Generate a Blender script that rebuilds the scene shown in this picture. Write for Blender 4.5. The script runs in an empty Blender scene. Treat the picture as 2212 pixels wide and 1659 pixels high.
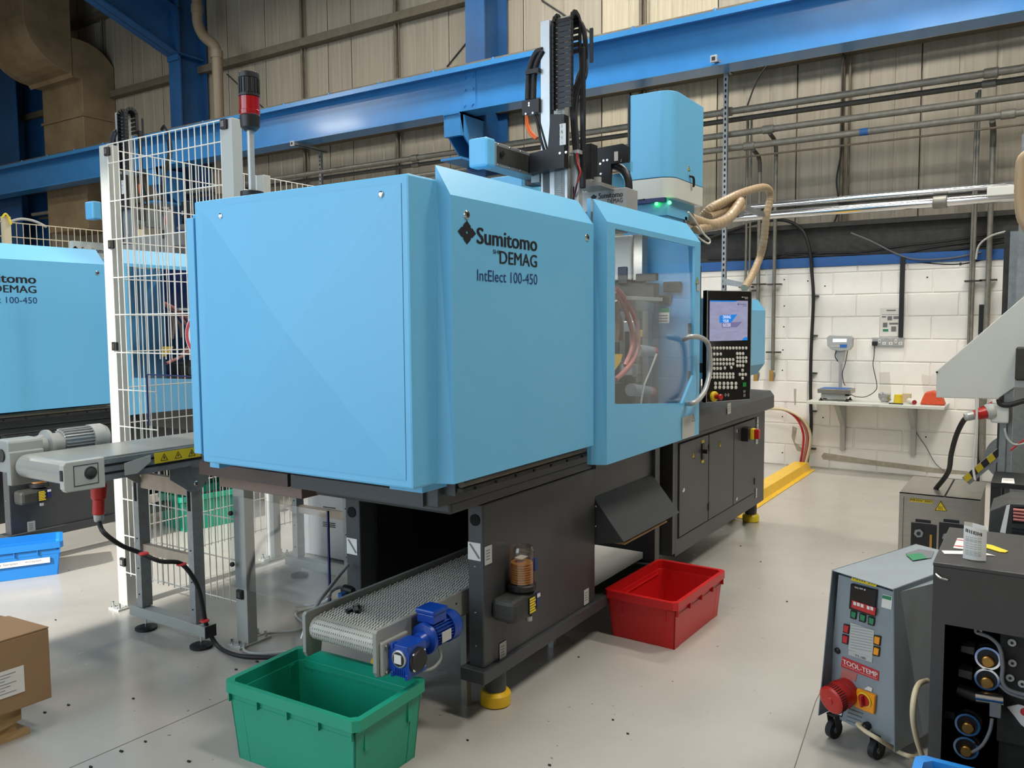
import bpy, math, random
from mathutils import Vector, Matrix
random.seed(4)
D = bpy.data
SC = bpy.context.scene
COL = SC.collection
# ------------------------------------------------------------------ camera
F_PX, YAW, PITCH, ROLL = 1775.3, math.radians(32.9225), math.radians(4.268), math.radians(0.4247)
CAM = Vector((0, 0, 1.62))
FW = Vector((math.cos(YAW)*math.cos(PITCH), math.sin(YAW)*math.cos(PITCH), -math.sin(PITCH)))
_rt = Vector((math.sin(YAW), -math.cos(YAW), 0)); _dn = FW.cross(_rt)
RT = _rt*math.cos(ROLL) + _dn*math.sin(ROLL)
DN = -_rt*math.sin(ROLL) + _dn*math.cos(ROLL)
cam = D.objects.new('camera', D.cameras.new('camera')); COL.objects.link(cam)
cam.matrix_world = Matrix(((RT.x, -DN.x, -FW.x, CAM.x), (RT.y, -DN.y, -FW.y, CAM.y), (RT.z, -DN.z, -FW.z, CAM.z), (0, 0, 0, 1)))
cam.data.sensor_fit = 'HORIZONTAL'; cam.data.sensor_width = 36; cam.data.lens = F_PX/2212*36; cam.data.clip_end = 200
SC.camera = cam
# ------------------------------------------------------------------ light
SC.view_settings.view_transform = 'Standard'; SC.view_settings.look = 'None'
SC.view_settings.exposure = 0.38; SC.view_settings.gamma = 1; SC.view_settings.use_curve_mapping = False
W = D.worlds.new('daylight'); SC.world = W; W.use_nodes = True
W.node_tree.nodes['Background'].inputs[0].default_value = (0.62, 0.78, 1.0, 1)
W.node_tree.nodes['Background'].inputs[1].default_value = 0.55
def lamp(name, kind, loc, energy, color, rot=None, direction=None, **kw):
    l = D.lights.new(name, kind); l.energy = energy; l.color = color
    for k, v in kw.items(): setattr(l, k, v)
    o = D.objects.new(name, l); COL.objects.link(o); o.location = loc
    if direction is not None: o.rotation_euler = Vector(direction).to_track_quat('-Z', 'Y').to_euler()
    return o
lamp('sun', 'SUN', (-8, 5, 8), 4.8, (1.0, 0.95, 0.88), direction=(0.80, 0.0, -0.52), angle=math.radians(1.2))
lamp('doorway_daylight', 'AREA', (-2.9, 5.2, 3.2), 270, (0.72, 0.86, 1.0), direction=(1, -0.02, -0.12), shape='RECTANGLE', size=7.5, size_y=5.0)
for i, (x, y) in enumerate([(2.2, -1.5), (5.6, -1.2), (7.6, 1.6), (7.3, 5.2), (3.4, 2.6), (6.4, 9.5), (0.2, 1.5), (4.5, 12.5), (1.0, 16.0)]):  # last two are added to brighten the dim upper left
    lamp('ceiling_lamp', 'AREA', (x, y, 6.9), (150, 150, 150, 150, 70, 70, 70, 150, 170)[i], (1.0, 0.955, 0.88), direction=(0.001, 0, -1), shape='RECTANGLE', size=1.5, size_y=0.5)
lamp('window_interior_fill', 'AREA', (3.95, 2.15, 2.04), 3.0, (0.95, 0.98, 1.0), direction=(0.25, 0, -1), shape='RECTANGLE', size=0.5, size_y=0.06)  # added fill lamp, brightens the interior behind the gate window
# ------------------------------------------------------------------ unprojection onto real planes of the hall (measuring help)
def _ray(px, py): return RT*((px-1106)/F_PX) + DN*((py-829.5)/F_PX) + FW
def ox(x, px, py): d = _ray(px, py); return CAM + d*((x-CAM.x)/d.x)
def oy(y, px, py): d = _ray(px, py); return CAM + d*((y-CAM.y)/d.y)
def oz(z, px, py): d = _ray(px, py); return CAM + d*((z-CAM.z)/d.z)
# ------------------------------------------------------------------ materials
def lin(c): return tuple((v/255/12.92 if v/255 <= 0.04045 else ((v/255+0.055)/1.055)**2.4) for v in c)
def mat(name, rgb, rough=0.5, metal=0.0, noise=0.0, nscale=8.0, bump=0.0, bscale=60.0, spec=None, coat=0.0, emit=0.0, dirt=None, stretch=None, alpha=1.0, trans=0.0, ior=1.45):
    m = D.materials.new(name); m.use_nodes = True
    nt = m.node_tree; b = nt.nodes['Principled BSDF']; c = lin(rgb)
    b.inputs['Base Color'].default_value = (*c, 1); b.inputs['Roughness'].default_value = rough; b.inputs['Metallic'].default_value = metal
    if spec is not None: b.inputs['Specular IOR Level'].default_value = spec
    if coat: b.inputs['Coat Weight'].default_value = coat; b.inputs['Coat Roughness'].default_value = 0.12
    if trans: b.inputs['Transmission Weight'].default_value = trans; b.inputs['IOR'].default_value = ior
    if alpha < 1: b.inputs['Alpha'].default_value = alpha
    if emit: b.inputs['Emission Color'].default_value = (*c, 1); b.inputs['Emission Strength'].default_value = emit
    if noise or bump:
        g = nt.nodes.new('ShaderNodeNewGeometry'); mp = nt.nodes.new('ShaderNodeMapping')
        if stretch: mp.inputs['Scale'].default_value = stretch
        nt.links.new(g.outputs['Position'], mp.inputs[0])
    if noise:
        n = nt.nodes.new('ShaderNodeTexNoise'); n.inputs['Scale'].default_value = nscale; n.inputs['Detail'].default_value = 6; n.inputs['Roughness'].default_value = 0.62
        nt.links.new(mp.outputs[0], n.inputs['Vector'])
        r = nt.nodes.new('ShaderNodeMapRange'); r.inputs[1].default_value = 0.32; r.inputs[2].default_value = 0.68
        nt.links.new(n.outputs[0], r.inputs[0])
        mx = nt.nodes.new('ShaderNodeMix'); mx.data_type = 'RGBA'
        d = lin(dirt) if dirt else tuple(v*(1-noise) for v in c)
        if dirt: r.inputs[4].default_value = noise; mx.inputs[6].default_value = (*c, 1); mx.inputs[7].default_value = (*d, 1)
        else: mx.inputs[6].default_value = (*c, 1); mx.inputs[7].default_value = (*d, 1)
        nt.links.new(r.outputs[0], mx.inputs[0]); nt.links.new(mx.outputs[2], b.inputs['Base Color'])
    if bump:
        n2 = nt.nodes.new('ShaderNodeTexNoise'); n2.inputs['Scale'].default_value = bscale; n2.inputs['Detail'].default_value = 4
        nt.links.new(mp.outputs[0], n2.inputs['Vector'])
        bp = nt.nodes.new('ShaderNodeBump'); bp.inputs['Strength'].default_value = bump; bp.inputs['Distance'].default_value = 0.01
        nt.links.new(n2.outputs[0], bp.inputs['Height']); nt.links.new(bp.outputs[0], b.inputs['Normal'])
    return m
M = dict(
 floor=None,
 blue=mat('machine_blue', (106, 184, 226), 0.42, noise=0.03, nscale=2, bump=0.04, bscale=240),
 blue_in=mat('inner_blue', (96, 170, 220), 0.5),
 dark=mat('machine_dark_grey', (62, 65, 67), 0.42, noise=0.10, nscale=3, bump=0.06, bscale=300),
 black=mat('black_plastic', (22, 22, 24), 0.45),
 blackg=mat('black_gloss', (12, 12, 14), 0.15),
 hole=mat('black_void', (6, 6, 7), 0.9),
 alu=mat('aluminium', (190, 192, 192), 0.38, 0.75, noise=0.08, nscale=20),
 steel=mat('stainless_steel', (165, 160, 150), 0.34, 0.85, noise=0.12, nscale=12, stretch=(1, 1, 6)),
 chrome=mat('chrome', (215, 215, 215), 0.15, 1.0),
 galv=mat('galvanised_steel', (150, 155, 156), 0.42, 0.55, noise=0.22, nscale=30),
 pipe=mat('galvanised_pipe', (138, 136, 126), 0.48, 0.45, noise=0.3, nscale=14),
 pipe_dark=mat('dusty_pipe', (96, 92, 84), 0.6, 0.3, noise=0.3, nscale=14),
 bracket=mat('conveyor_grey', (150, 153, 148), 0.45, noise=0.06, nscale=6),
 grey=mat('light_grey_paint', (176, 178, 172), 0.45, noise=0.05, nscale=5),
 white=mat('white_paint', (226, 222, 212), 0.4, noise=0.05, nscale=6),
 offwhite=mat('off_white_panel', (205, 208, 200), 0.4, noise=0.04, nscale=4),
 beam=mat('crane_blue', (54, 126, 186), 0.30, noise=0.12, nscale=3, bump=0.06, bscale=30, coat=0.25),
 column=mat('column_blue', (30, 80, 130), 0.4, noise=0.25, nscale=2),
 clad=mat('cladding_cream', (158, 150, 134), 0.6, noise=0.42, nscale=3.0, dirt=(110, 101, 86), stretch=(1, 7, 0.25), bump=0.05, bscale=12),
 clad2=mat('cladding_pale', (186, 176, 152), 0.6, noise=0.4, nscale=3.0, dirt=(120, 108, 86), stretch=(1, 9, 0.3)),
 girt=mat('girt_steel', (112, 104, 88), 0.6, 0.2, noise=0.3, nscale=10),
 duct=mat('duct_cream', (136, 119, 92), 0.6, noise=0.6, nscale=2.2, dirt=(92, 76, 52)),
 gutter=mat('dark_steel', (64, 64, 60), 0.6, 0.2, noise=0.6, nscale=16, dirt=(34, 34, 32)),
 block=mat('painted_block', (240, 238, 232), 0.42, noise=0.14, nscale=6, dirt=(196, 190, 176), bump=0.10, bscale=38),
 mortar=mat('painted_mortar', (240, 238, 232), 0.5, noise=0.3, nscale=9, dirt=(212, 206, 194)),
 wallblue=mat('wall_blue_band', (38, 96, 166), 0.5, noise=0.1, nscale=6),
 yellow=mat('safety_yellow', (232, 186, 30), 0.32, noise=0.12, nscale=10),
 yellow2=mat('foot_yellow', (222, 196, 36), 0.35),
 label=mat('label_white', (218, 216, 210), 0.5),
 labelg=mat('label_grey', (180, 182, 178), 0.5),
 ink=mat('ink', (14, 16, 26), 0.5),
 inkb=mat('ink_blue', (20, 52, 110), 0.5),
 inkg=mat('ink_grey', (110, 112, 114), 0.6),
 red=mat('crate_red', (196, 26, 28), 0.34, noise=0.06, nscale=6),
 redp=mat('plug_red', (176, 34, 30), 0.35),
 orange=mat('orange_plastic', (232, 104, 36), 0.4),
 green=mat('crate_green', (24, 150, 120), 0.36, noise=0.05, nscale=6),
 blueb=mat('crate_blue', (36, 128, 206), 0.36),
 motor=mat('motor_blue', (14, 62, 152), 0.32, bump=0.05, bscale=60),
 rubber=mat('rubber_black', (26, 26, 28), 0.55),
 card=mat('cardboard', (150, 118, 84), 0.75, noise=0.08, nscale=4, bump=0.03, bscale=120),
 wood=mat('pallet_wood', (196, 164, 116), 0.7, noise=0.5, nscale=9, dirt=(140, 104, 62), stretch=(1, 6, 6)),
 hose=mat('hose_tan', (166, 144, 114), 0.4), pbeige=mat('rain_pipe_beige', (118, 106, 88), 0.5), render=mat('bare_render', (186, 178, 160), 0.7, noise=0.3, nscale=20),
 rust=mat('brown_board', (96, 80, 66), 0.6),
 brown=mat('panel_brown_grey', (74, 58, 54), 0.35),
 brown2=mat('panel_light_brown', (122, 102, 90), 0.5),
 belt=mat('belt_grey', (182, 182, 172), 0.5, noise=0.12, nscale=24),
 flatbelt=mat('belt_smooth', (150, 152, 146), 0.28),
 screen=mat('screen', (150, 152, 186), 0.2, emit=0.35, noise=0.3, nscale=9, stretch=(1, 1, 4)),
 screenb=mat('screen_blue', (20, 110, 190), 0.2, emit=0.6),
 screenp=mat('screen_purple', (108, 104, 150), 0.2, emit=0.4),
 screenw=mat('screen_white', (225, 230, 245), 0.2, emit=0.6),
 key=mat('key_white', (214, 212, 204), 0.4),
 led=mat('led_green', (60, 255, 90), 0.3, emit=6.0),
 ledg=mat('button_green', (20, 130, 60), 0.3),
 lens_red=mat('lens_red', (150, 12, 22), 0.15, coat=0.5),
 amber=mat('button_amber', (236, 150, 20), 0.35),
 brass=mat('brass', (190, 140, 70), 0.3, 0.9),
 pink=mat('pink_hose', (186, 112, 104), 0.4),
 beige=mat('beige_cable', (206, 192, 160), 0.5),
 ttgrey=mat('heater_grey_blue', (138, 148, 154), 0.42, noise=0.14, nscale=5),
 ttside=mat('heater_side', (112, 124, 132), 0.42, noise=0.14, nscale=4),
 cab=mat('cabinet_black', (60, 59, 58), 0.33, noise=0.10, nscale=8),
 crossbar=mat('cross_bar_warm_reflection', (178, 162, 144), 0.4, 0.2, noise=0.2, nscale=20),  # galvanised steel with a warm reflection put into its colour
 grease=mat('amber_grease', (178, 124, 62), 0.3),
 granule=mat('orange_granules', (238, 92, 52), 0.45, noise=0.3, nscale=90, bump=0.6, bscale=90),
 foil=mat('foil', (190, 190, 190), 0.25, 1.0, bump=1.0, bscale=60),
 silver=mat('silver_paint', (176, 178, 176), 0.35, 0.3, noise=0.08, nscale=14),
 roof=mat('roof_sheet', (104, 92, 70), 0.7, noise=0.5, nscale=2),
 scaleblue=mat('tray_blue', (46, 104, 180), 0.4),
 navy=mat('navy', (18, 34, 92), 0.4),
 greenlab=mat('label_green', (40, 128, 84), 0.5), redlab=mat('label_red', (190, 44, 48), 0.5), yellab=mat('label_yellow', (226, 198, 40), 0.5),
)
def glass(name, tint, rough=0.02, alpha=0.2):
    m = D.materials.new(name); m.use_nodes = True; nt = m.node_tree; nt.nodes.clear()
    o = nt.nodes.new('ShaderNodeOutputMaterial'); t = nt.nodes.new('ShaderNodeBsdfTransparent'); g = nt.nodes.new('ShaderNodeBsdfGlossy'); mx = nt.nodes.new('ShaderNodeMixShader'); fr = nt.nodes.new('ShaderNodeMath'); fr.operation = 'POWER'; fr.inputs[1].default_value = 5; lw = nt.nodes.new('ShaderNodeLayerWeight'); nt.links.new(lw.outputs['Facing'], fr.inputs[0]); ad = nt.nodes.new('ShaderNodeMath'); ad.operation = 'ADD'; ad.use_clamp = True; ad.inputs[1].default_value = alpha+.04
    t.inputs[0].default_value = (*tint, 1); g.inputs[0].default_value = (1, 1, 1, 1); g.inputs[1].default_value = rough
    nt.links.new(fr.outputs[0], ad.inputs[0]); nt.links.new(ad.outputs[0], mx.inputs[0]); nt.links.new(t.outputs[0], mx.inputs[1]); nt.links.new(g.outputs[0], mx.inputs[2]); nt.links.new(mx.outputs[0], o.inputs[0])
    return m
M['glass'] = glass('clear_panel', (0.93, 0.95, 0.96), 0.03, -0.03)
M['guard'] = glass('guard_sheet', (0.90, 0.92, 0.94), 0.08, 0.05)
M['bag'] = glass('clear_bag', (0.97, 0.96, 0.95), 0.2, 0.06)
M['dome'] = glass('clear_dome', (0.86, 0.82, 0.76), 0.05, 0.05)
def floor_mat():
    m = mat('epoxy_floor', (176, 172, 164), 0.2, noise=0.12, nscale=1.3, spec=0.5)
    nt = m.node_tree; b = nt.nodes['Principled BSDF']
    g = nt.nodes.new('ShaderNodeNewGeometry')
    v = nt.nodes.new('ShaderNodeTexNoise'); v.inputs['Scale'].default_value = 26; v.inputs['Detail'].default_value = 2
    nt.links.new(g.outputs['Position'], v.inputs['Vector'])
    r = nt.nodes.new('ShaderNodeMapRange'); r.inputs[1].default_value = 0.735; r.inputs[2].default_value = 0.76; nt.links.new(v.outputs[0], r.inputs[0])
    src = b.inputs['Base Color'].links[0].from_socket
    mx = nt.nodes.new('ShaderNodeMix'); mx.data_type = 'RGBA'; mx.inputs[7].default_value = (0.16, 0.14, 0.12, 1)
    nt.links.new(src, mx.inputs[6]); nt.links.new(r.outputs[0], mx.inputs[0]); nt.links.new(mx.outputs[2], b.inputs['Base Color'])
    n = nt.nodes.new('ShaderNodeTexNoise'); n.inputs['Scale'].default_value = 3.2; n.inputs['Detail'].default_value = 5; nt.links.new(g.outputs['Position'], n.inputs['Vector'])
    rr = nt.nodes.new('ShaderNodeMapRange'); rr.inputs[3].default_value = 0.13; rr.inputs[4].default_value = 0.34; nt.links.new(n.outputs[0], rr.inputs[0]); nt.links.new(rr.outputs[0], b.inputs['Roughness'])
    bp = nt.nodes.new('ShaderNodeBump'); bp.inputs['Strength'].default_value = 0.05; bp.inputs['Distance'].default_value = 0.02
    nt.links.new(n.outputs[0], bp.inputs['Height']); nt.links.new(bp.outputs[0], b.inputs['Normal'])
    return m
M['floor'] = floor_mat()
# ------------------------------------------------------------------ mesh helpers
ORG = {}
class MB:
    def __init__(s): s.v = []; s.f = []; s.sm = []
    def add(s, vs, fs, smooth=False):
        n = len(s.v); s.v += [Vector(v) for v in vs]; s.f += [tuple(i+n for i in f) for f in fs]; s.sm += [smooth]*len(fs); return s
    def box(s, x0, x1, y0, y1, z0, z1):
        return s.add([(x0,y0,z0),(x1,y0,z0),(x1,y1,z0),(x0,y1,z0),(x0,y0,z1),(x1,y0,z1),(x1,y1,z1),(x0,y1,z1)], [(0,3,2,1),(4,5,6,7),(0,1,5,4),(1,2,6,5),(2,3,7,6),(3,0,4,7)])
    def obox(s, o, u, v, w):                       # corner + three edge vectors
        o, u, v, w = map(Vector, (o, u, v, w))
        return s.add([o, o+u, o+u+v, o+v, o+w, o+u+w, o+u+v+w, o+v+w], [(0,3,2,1),(4,5,6,7),(0,1,5,4),(1,2,6,5),(2,3,7,6),(3,0,4,7)])
    def prism(s, pts, d):                          # planar polygon swept by vector d
        pts = [Vector(p) for p in pts]; d = Vector(d); n = len(pts)
        return s.add(pts + [p+d for p in pts], [tuple(range(n))[::-1], tuple(range(n, 2*n))] + [(i, (i+1) % n, (i+1) % n+n, i+n) for i in range(n)])
    def ring(s, outer, inner, d):                  # frame with a hole, both loops same count
        n = len(outer); d = Vector(d); o = [Vector(p) for p in outer]; i_ = [Vector(p) for p in inner]
        vs = o + i_ + [p+d for p in o] + [p+d for p in i_]; fs = []
        for k in range(n):
            j = (k+1) % n
            fs += [(k, k+n, j+n, j), (k+2*n, j+2*n, j+3*n, k+3*n), (k, j, j+2*n, k+2*n), (k+n, k+3*n, j+3*n, j+n)]
        return s.add(vs, fs)
    def cyl(s, p0, p1, r0, r1=None, n=16, caps=True):
        p0, p1 = Vector(p0), Vector(p1); r1 = r0 if r1 is None else r1; a = (p1-p0).normalized()
        u = a.orthogonal().normalized(); w = a.cross(u); k = len(s.v)
        vs = [p0 + (u*math.cos(t)+w*math.sin(t))*r0 for t in [2*math.pi*i/n for i in range(n)]] + [p1 + (u*math.cos(t)+w*math.sin(t))*r1 for t in [2*math.pi*i/n for i in range(n)]]
        s.add(vs, [(i, (i+1) % n, (i+1) % n+n, i+n) for i in range(n)], True)
        if caps: s.add(vs[:n], [tuple(range(n))[::-1]]); s.add(vs[n:], [tuple(range(n))])
        return s
    def lathe(s, c, axis, prof, n=20):             # profile of (distance along axis, radius)
        for (a0, r0), (a1, r1) in zip(prof, prof[1:]):
            c_ = Vector(c); ax = Vector(axis).normalized()
            if abs(a1-a0) < 1e-6: a1 = a0+1e-4
            s.cyl(c_+ax*a0, c_+ax*a1, max(r0, 1e-4), max(r1, 1e-4), n, False)
        ax = Vector(axis).normalized(); s.cyl(Vector(c)+ax*(prof[-1][0]-1e-4), Vector(c)+ax*prof[-1][0], prof[-1][1], n=n)
        s.cyl(Vector(c)+ax*prof[0][0], Vector(c)+ax*(prof[0][0]+1e-4), prof[0][1], n=n)
        return s
    def tube(s, pts, r, n=10, smooth_steps=4):
        P = [Vector(p) for p in pts]
        if smooth_steps > 1 and len(P) > 2:
            Q = []
            for i in range(len(P)-1):
                a, b, c, d = P[max(i-1, 0)], P[i], P[i+1], P[min(i+2, len(P)-1)]
                for k in range(smooth_steps):
                    t = k/smooth_steps
                    Q.append(0.5*((2*b)+(-a+c)*t+(2*a-5*b+4*c-d)*t*t+(-a+3*b-3*c+d)*t**3))
            Q.append(P[-1]); P = Q
        rr = r if callable(r) else (lambda i, m: r)
        vs = []; u = (P[1]-P[0]).orthogonal().normalized(); m = len(P)
        for i, p in enumerate(P):
            t = (P[min(i+1, m-1)]-P[max(i-1, 0)]).normalized()
            u = (u - t*u.dot(t)); u = u.normalized() if u.length > 1e-6 else t.orthogonal().normalized(); w = t.cross(u); q = rr(i, m)
            vs += [p+(u*math.cos(2*math.pi*k/n)+w*math.sin(2*math.pi*k/n))*q for k in range(n)]
        fs = [(i*n+k, i*n+(k+1) % n, (i+1)*n+(k+1) % n, (i+1)*n+k) for i in range(m-1) for k in range(n)]
        s.add(vs, fs, True); s.add(vs[:n], [tuple(range(n))[::-1]]); s.add(vs[-n:], [tuple(range(n))])
        return s
    def build(s, name, material, parent=None, bevel=0.0, label=None, kind=None, local=False):
        o0 = Vector((0, 0, 0)) if (parent is None or local) else ORG[parent.name]
        me = D.meshes.new(name); me.from_pydata([v-o0 for v in s.v], [], s.f); me.materials.append(M[material] if isinstance(material, str) else material)
        me.polygons.foreach_set('use_smooth', s.sm); me.update()
        import bmesh
        b = bmesh.new(); b.from_mesh(me); bmesh.ops.recalc_face_normals(b, faces=b.faces[:]); b.to_mesh(me); b.free()
        o = D.objects.new(name, me); COL.objects.link(o)
        if parent is not None: o.parent = parent
        ORG[o.name] = o0
        if bevel: md = o.modifiers.new('bevel', 'BEVEL'); md.width = bevel; md.segments = 2; md.limit_method = 'ANGLE'; md.angle_limit = math.radians(50)
        if label: o['label'] = label
        if kind: o['kind'] = kind
        return o
def root(name, label, cat, loc, group=None, rotz=0.0):
    o = D.objects.new(name, None); COL.objects.link(o); o.location = loc; o.rotation_euler[2] = rotz; o.empty_display_size = 0.1
    o['label'] = label; o['category'] = cat
    if group: o['group'] = group
    ORG[o.name] = Vector(loc); return o
def one(o, label, cat, group=None, kind=None):
    o['label'] = label; o['category'] = cat
    if group: o['group'] = group
    if kind: o['kind'] = kind
    return o
def single(mb, name, material, label, cat, group=None, bevel=0.0):        # a thing that is one mesh, origin at its base
    c = Vector((sum(v.x for v in mb.v)/len(mb.v), sum(v.y for v in mb.v)/len(mb.v), min(v.z for v in mb.v)))
    mb.v = [v-c for v in mb.v]; o = mb.build(name, material, None, bevel); o.location = c; ORG[o.name] = c
    return one(o, label, cat, group)
def dup(o, offset=None, parent=None, label=None, group=None):
    c = o.copy(); COL.objects.link(c)
    if parent is not None: c.parent = parent
    elif offset is not None: c.location = o.location + Vector(offset)
    ORG[c.name] = ORG.get(o.name, Vector((0, 0, 0))) + Vector(offset or (0, 0, 0))
    if label: c['label'] = label
    if group: c['group'] = group
    for ch in [x for x in D.objects if x.parent == o]: dup(ch, None, c)
    return c
_fonts = {}
def text_mesh(t, bold=0.0):
    k = (t, bold)
    if k not in _fonts:
        cu = D.curves.new('lettering', 'FONT'); cu.body = t; cu.size = 1; cu.offset = bold; cu.resolution_u = 3; cu.extrude = 0
        ob = D.objects.new('lettering', cu); COL.objects.link(ob); bpy.context.view_layer.update()
        me = ob.evaluated_get(bpy.context.evaluated_depsgraph_get()).to_mesh()
        vs = [v.co.copy() for v in me.vertices]; fs = [tuple(p.vertices) for p in me.polygons]
        D.objects.remove(ob); _fonts[k] = (vs, fs)
    return _fonts[k]
def write(mb, t, p0, u, v, w=None, h=None, bold=0.0):
    """letters filling the box p0, p0+u*w, p0+v*h; bold letters are laid down twice with a small shift"""
    vs, fs = text_mesh(t, 0.0)
    if bold > 0 and h:
        for s_ in (-1, 1): write(mb, t, Vector(p0)+Vector(u).normalized()*(s_*bold*h*1.6)+Vector(u).cross(Vector(v)).normalized()*.00008*s_, u, v, w, h, 0.0)
    x0 = min(a.x for a in vs); x1 = max(a.x for a in vs); y0 = min(a.y for a in vs); y1 = max(a.y for a in vs)
    u, v, p0 = Vector(u).normalized(), Vector(v).normalized(), Vector(p0)
    if h is None: h = w/(x1-x0)*(y1-y0)
    if w is None: w = h/(y1-y0)*(x1-x0)
    mb.add([p0+u*((a.x-x0)/(x1-x0)*w)+v*((a.y-y0)/(y1-y0)*h) for a in vs], fs); return mb
def emblem(mb, c, u, v, a, b):
    u, v = Vector(u).normalized(), Vector(v).normalized(); g = [-1, -.88, -.13, .13, .88, 1]; c = Vector(c)
    P = lambda s, t: c + u*((s-t)/2*a) + v*((s+t)/2*b)
    for i in range(5):
        for j in range(5):
            if (i, j) in ((2, 2), (0, 2), (4, 2), (2, 0), (2, 4)): continue
            mb.add([P(g[i], g[j]), P(g[i+1], g[j]), P(g[i+1], g[j+1]), P(g[i], g[j+1])], [(0, 1, 2, 3)])
    return mb
X, Y, Z = Vector((1, 0, 0)), Vector((0, 1, 0)), Vector((0, 0, 1))
def quad(pts): return MB().add(pts, [tuple(range(len(pts)))])
def plate(name, material, parent, o, u, v, w, h, t=0.002, **k):            # thin sticker, o = lower left, faces u x v
    u, v = Vector(u).normalized(), Vector(v).normalized(); n = u.cross(v)
    return MB().obox(Vector(o), u*w, v*h, n*t).build(name, material, parent, **k)
def warn_triangle(parent, o, u, v, s, name='warning_sign'):
    u, v = Vector(u).normalized(), Vector(v).normalized(); n = u.cross(v); o = Vector(o)
    t = MB().prism([o, o+u*s, o+u*s/2+v*s*.88], n*.0015).build(name, 'yellab', parent)
    k = MB()
    P = [o, o+u*s, o+u*s/2+v*s*.88]; c = (P[0]+P[1]+P[2])/3
    k.ring([p+n*.002 for p in P], [p+(c-p)*.2+n*.002 for p in P], n*.0005)
    k.prism([c+u*(s*a)+v*(s*b)+n*.002 for a, b in ((.03, .2), (-.07, 0), (-.01, 0), (-.04, -.16), (.07, .04), (.01, .04))], n*.0005)
    k.build('pictogram', 'ink', t); return t
# ================================================================== SETTING
def struct(o, label=None):
    o['kind'] = 'structure'
    if label: o['label'] = label
    return o
fl = MB().box(-3.2, 9.5, -7, 24, -0.2, 0).build('floor', 'floor'); struct(fl, 'light grey glossy epoxy floor')
mb = MB()                                                                  # dark hairline cracks / joints cut in the floor
for a, b in (((1716, 1659), (1762, 1515)), ((1762, 1515), (1800, 1440)), ((150, 1659), (560, 1480))):
    p, q = oz(0.0006, *a), oz(0.0006, *b); d = (q-p).normalized(); n = Vector((-d.y, d.x, 0))*0.0018
    mb.add([p-n, q-n, q+n, p+n], [(0, 1, 2, 3)])
mb.build('floor_joint', 'girt', fl)
mb = MB()
for px, py, s in ((148, 1524, .012), (97, 1540, .012), (262, 1624, .014), (408, 1646, .013), (288, 1510, .010), (196, 1658, .012), (314, 1603, .010), (510, 1447, .012), (1324, 1556, .008), (1356, 1586, .009), (1010, 1600, .008), (1187, 1654, .010), (1250, 1420, .008), (1643, 1214, .008), (700, 1500, .008), (1700, 1300, .008), (1600, 1180, .009), (555, 1430, .013), (120, 1340, .008)):
    s *= .7; c = oz(0, px, py); single(MB().prism([(c.x-s*.4, c.y-s, 0), (c.x+s*.5, c.y-s*.7, 0), (c.x+s*.3, c.y+s, 0), (c.x-s*.5, c.y+s*.6, 0)], (0, 0, .005)), 'plastic_chip', 'black', 'tiny dark plastic chip lying on the light grey floor', 'debris', 'plastic chips on the floor')
# block wall
WX = 9.35
bw = MB().box(WX+.009, WX+.2, -7, 24, 0, 2.30).build('wall_back', 'mortar'); struct(bw, 'white painted concrete block wall')
H = .2365
meshes = {}
for k in range(10):
    z0, z1 = k*H+.005, min((k+1)*H-.005, 2.2)
    off = .966 if k % 2 == 0 else .726
    y = off-.48*5
    while y < 4.8:
        a, b = y+.005, y+.475
        if k == 9: z0 = 9*H+.005
        key = round(z1-z0, 3)
        if key not in meshes:
            t = MB().box(0, .0, 0, 0, 0, 0); t = MB(); e = .006
            t.add([(.010, 0, 0), (.010, .47, 0), (.010, .47, z1-z0), (.010, 0, z1-z0), (0, e, e), (0, .47-e, e), (0, .47-e, z1-z0-e), (0, e, z1-z0-e)], [(4, 7, 6, 5), (0, 4, 5, 1), (1, 5, 6, 2), (2, 6, 7, 3), (3, 7, 4, 0)])
            ob = t.build('block', 'block', bw); meshes[key] = ob
        else:
            ob = D.objects.new('block', meshes[key].data); COL.objects.link(ob); ob.parent = bw
        ob.location = (WX+random.uniform(-.0015, .0015), a, z0)
        y += .48
band = MB().box(WX-.012, WX+.14, -7, 24, 2.2, 2.30).build('trim_1', 'wallblue'); struct(band, 'blue painted steel band along the top of the block wall')
# repair patches of bare render on the wall
mb = MB()
for pts in (((1774, 985), (1780, 978), (1885, 994), (2030, 1012), (2090, 1018), (2095, 1026), (2020, 1022), (1880, 1004), (1778, 992)), ((1712, 920), (1722, 925), (1716, 955), (1734, 970), (1736, 977), (1722, 974), (1710, 945)), ((1715, 840), (1720, 840), (1719, 875), (1716, 875))):
    mb.prism([ox(WX-.0015, *p) for p in pts], (-.001, 0, 0))
mb.build('render_patch', 'render', bw)
mb = MB()
for p in ((1745, 607), (1782, 618), (2003, 599), (1694, 604), (1694, 661), (1693, 706), (1691, 756), (1690, 800), (1688, 852), (1690, 900), (1690, 978), (1780, 762), (1778, 902), (1739, 926), (2000, 944), (1825, 971), (1972, 982), (1836, 660)):
    c = ox(WX-.001, *p); mb.cyl(c, c+Vector((.003, 0, 0)), .008, n=8)
mb.build('drill_hole', 'hole', bw)
# dark steel gutter zone above
g = MB(); g.box(9.42, 9.55, -7, 24, 2.30, 2.66); g.box(9.34, 9.55, -7, 24, 2.62, 2.67); g.box(9.36, 9.42, -7, 24, 2.30, 2.35); g = g.build('trim_2', 'gutter'); struct(g, 'dark grey steel channel between block wall and cladding')
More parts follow.
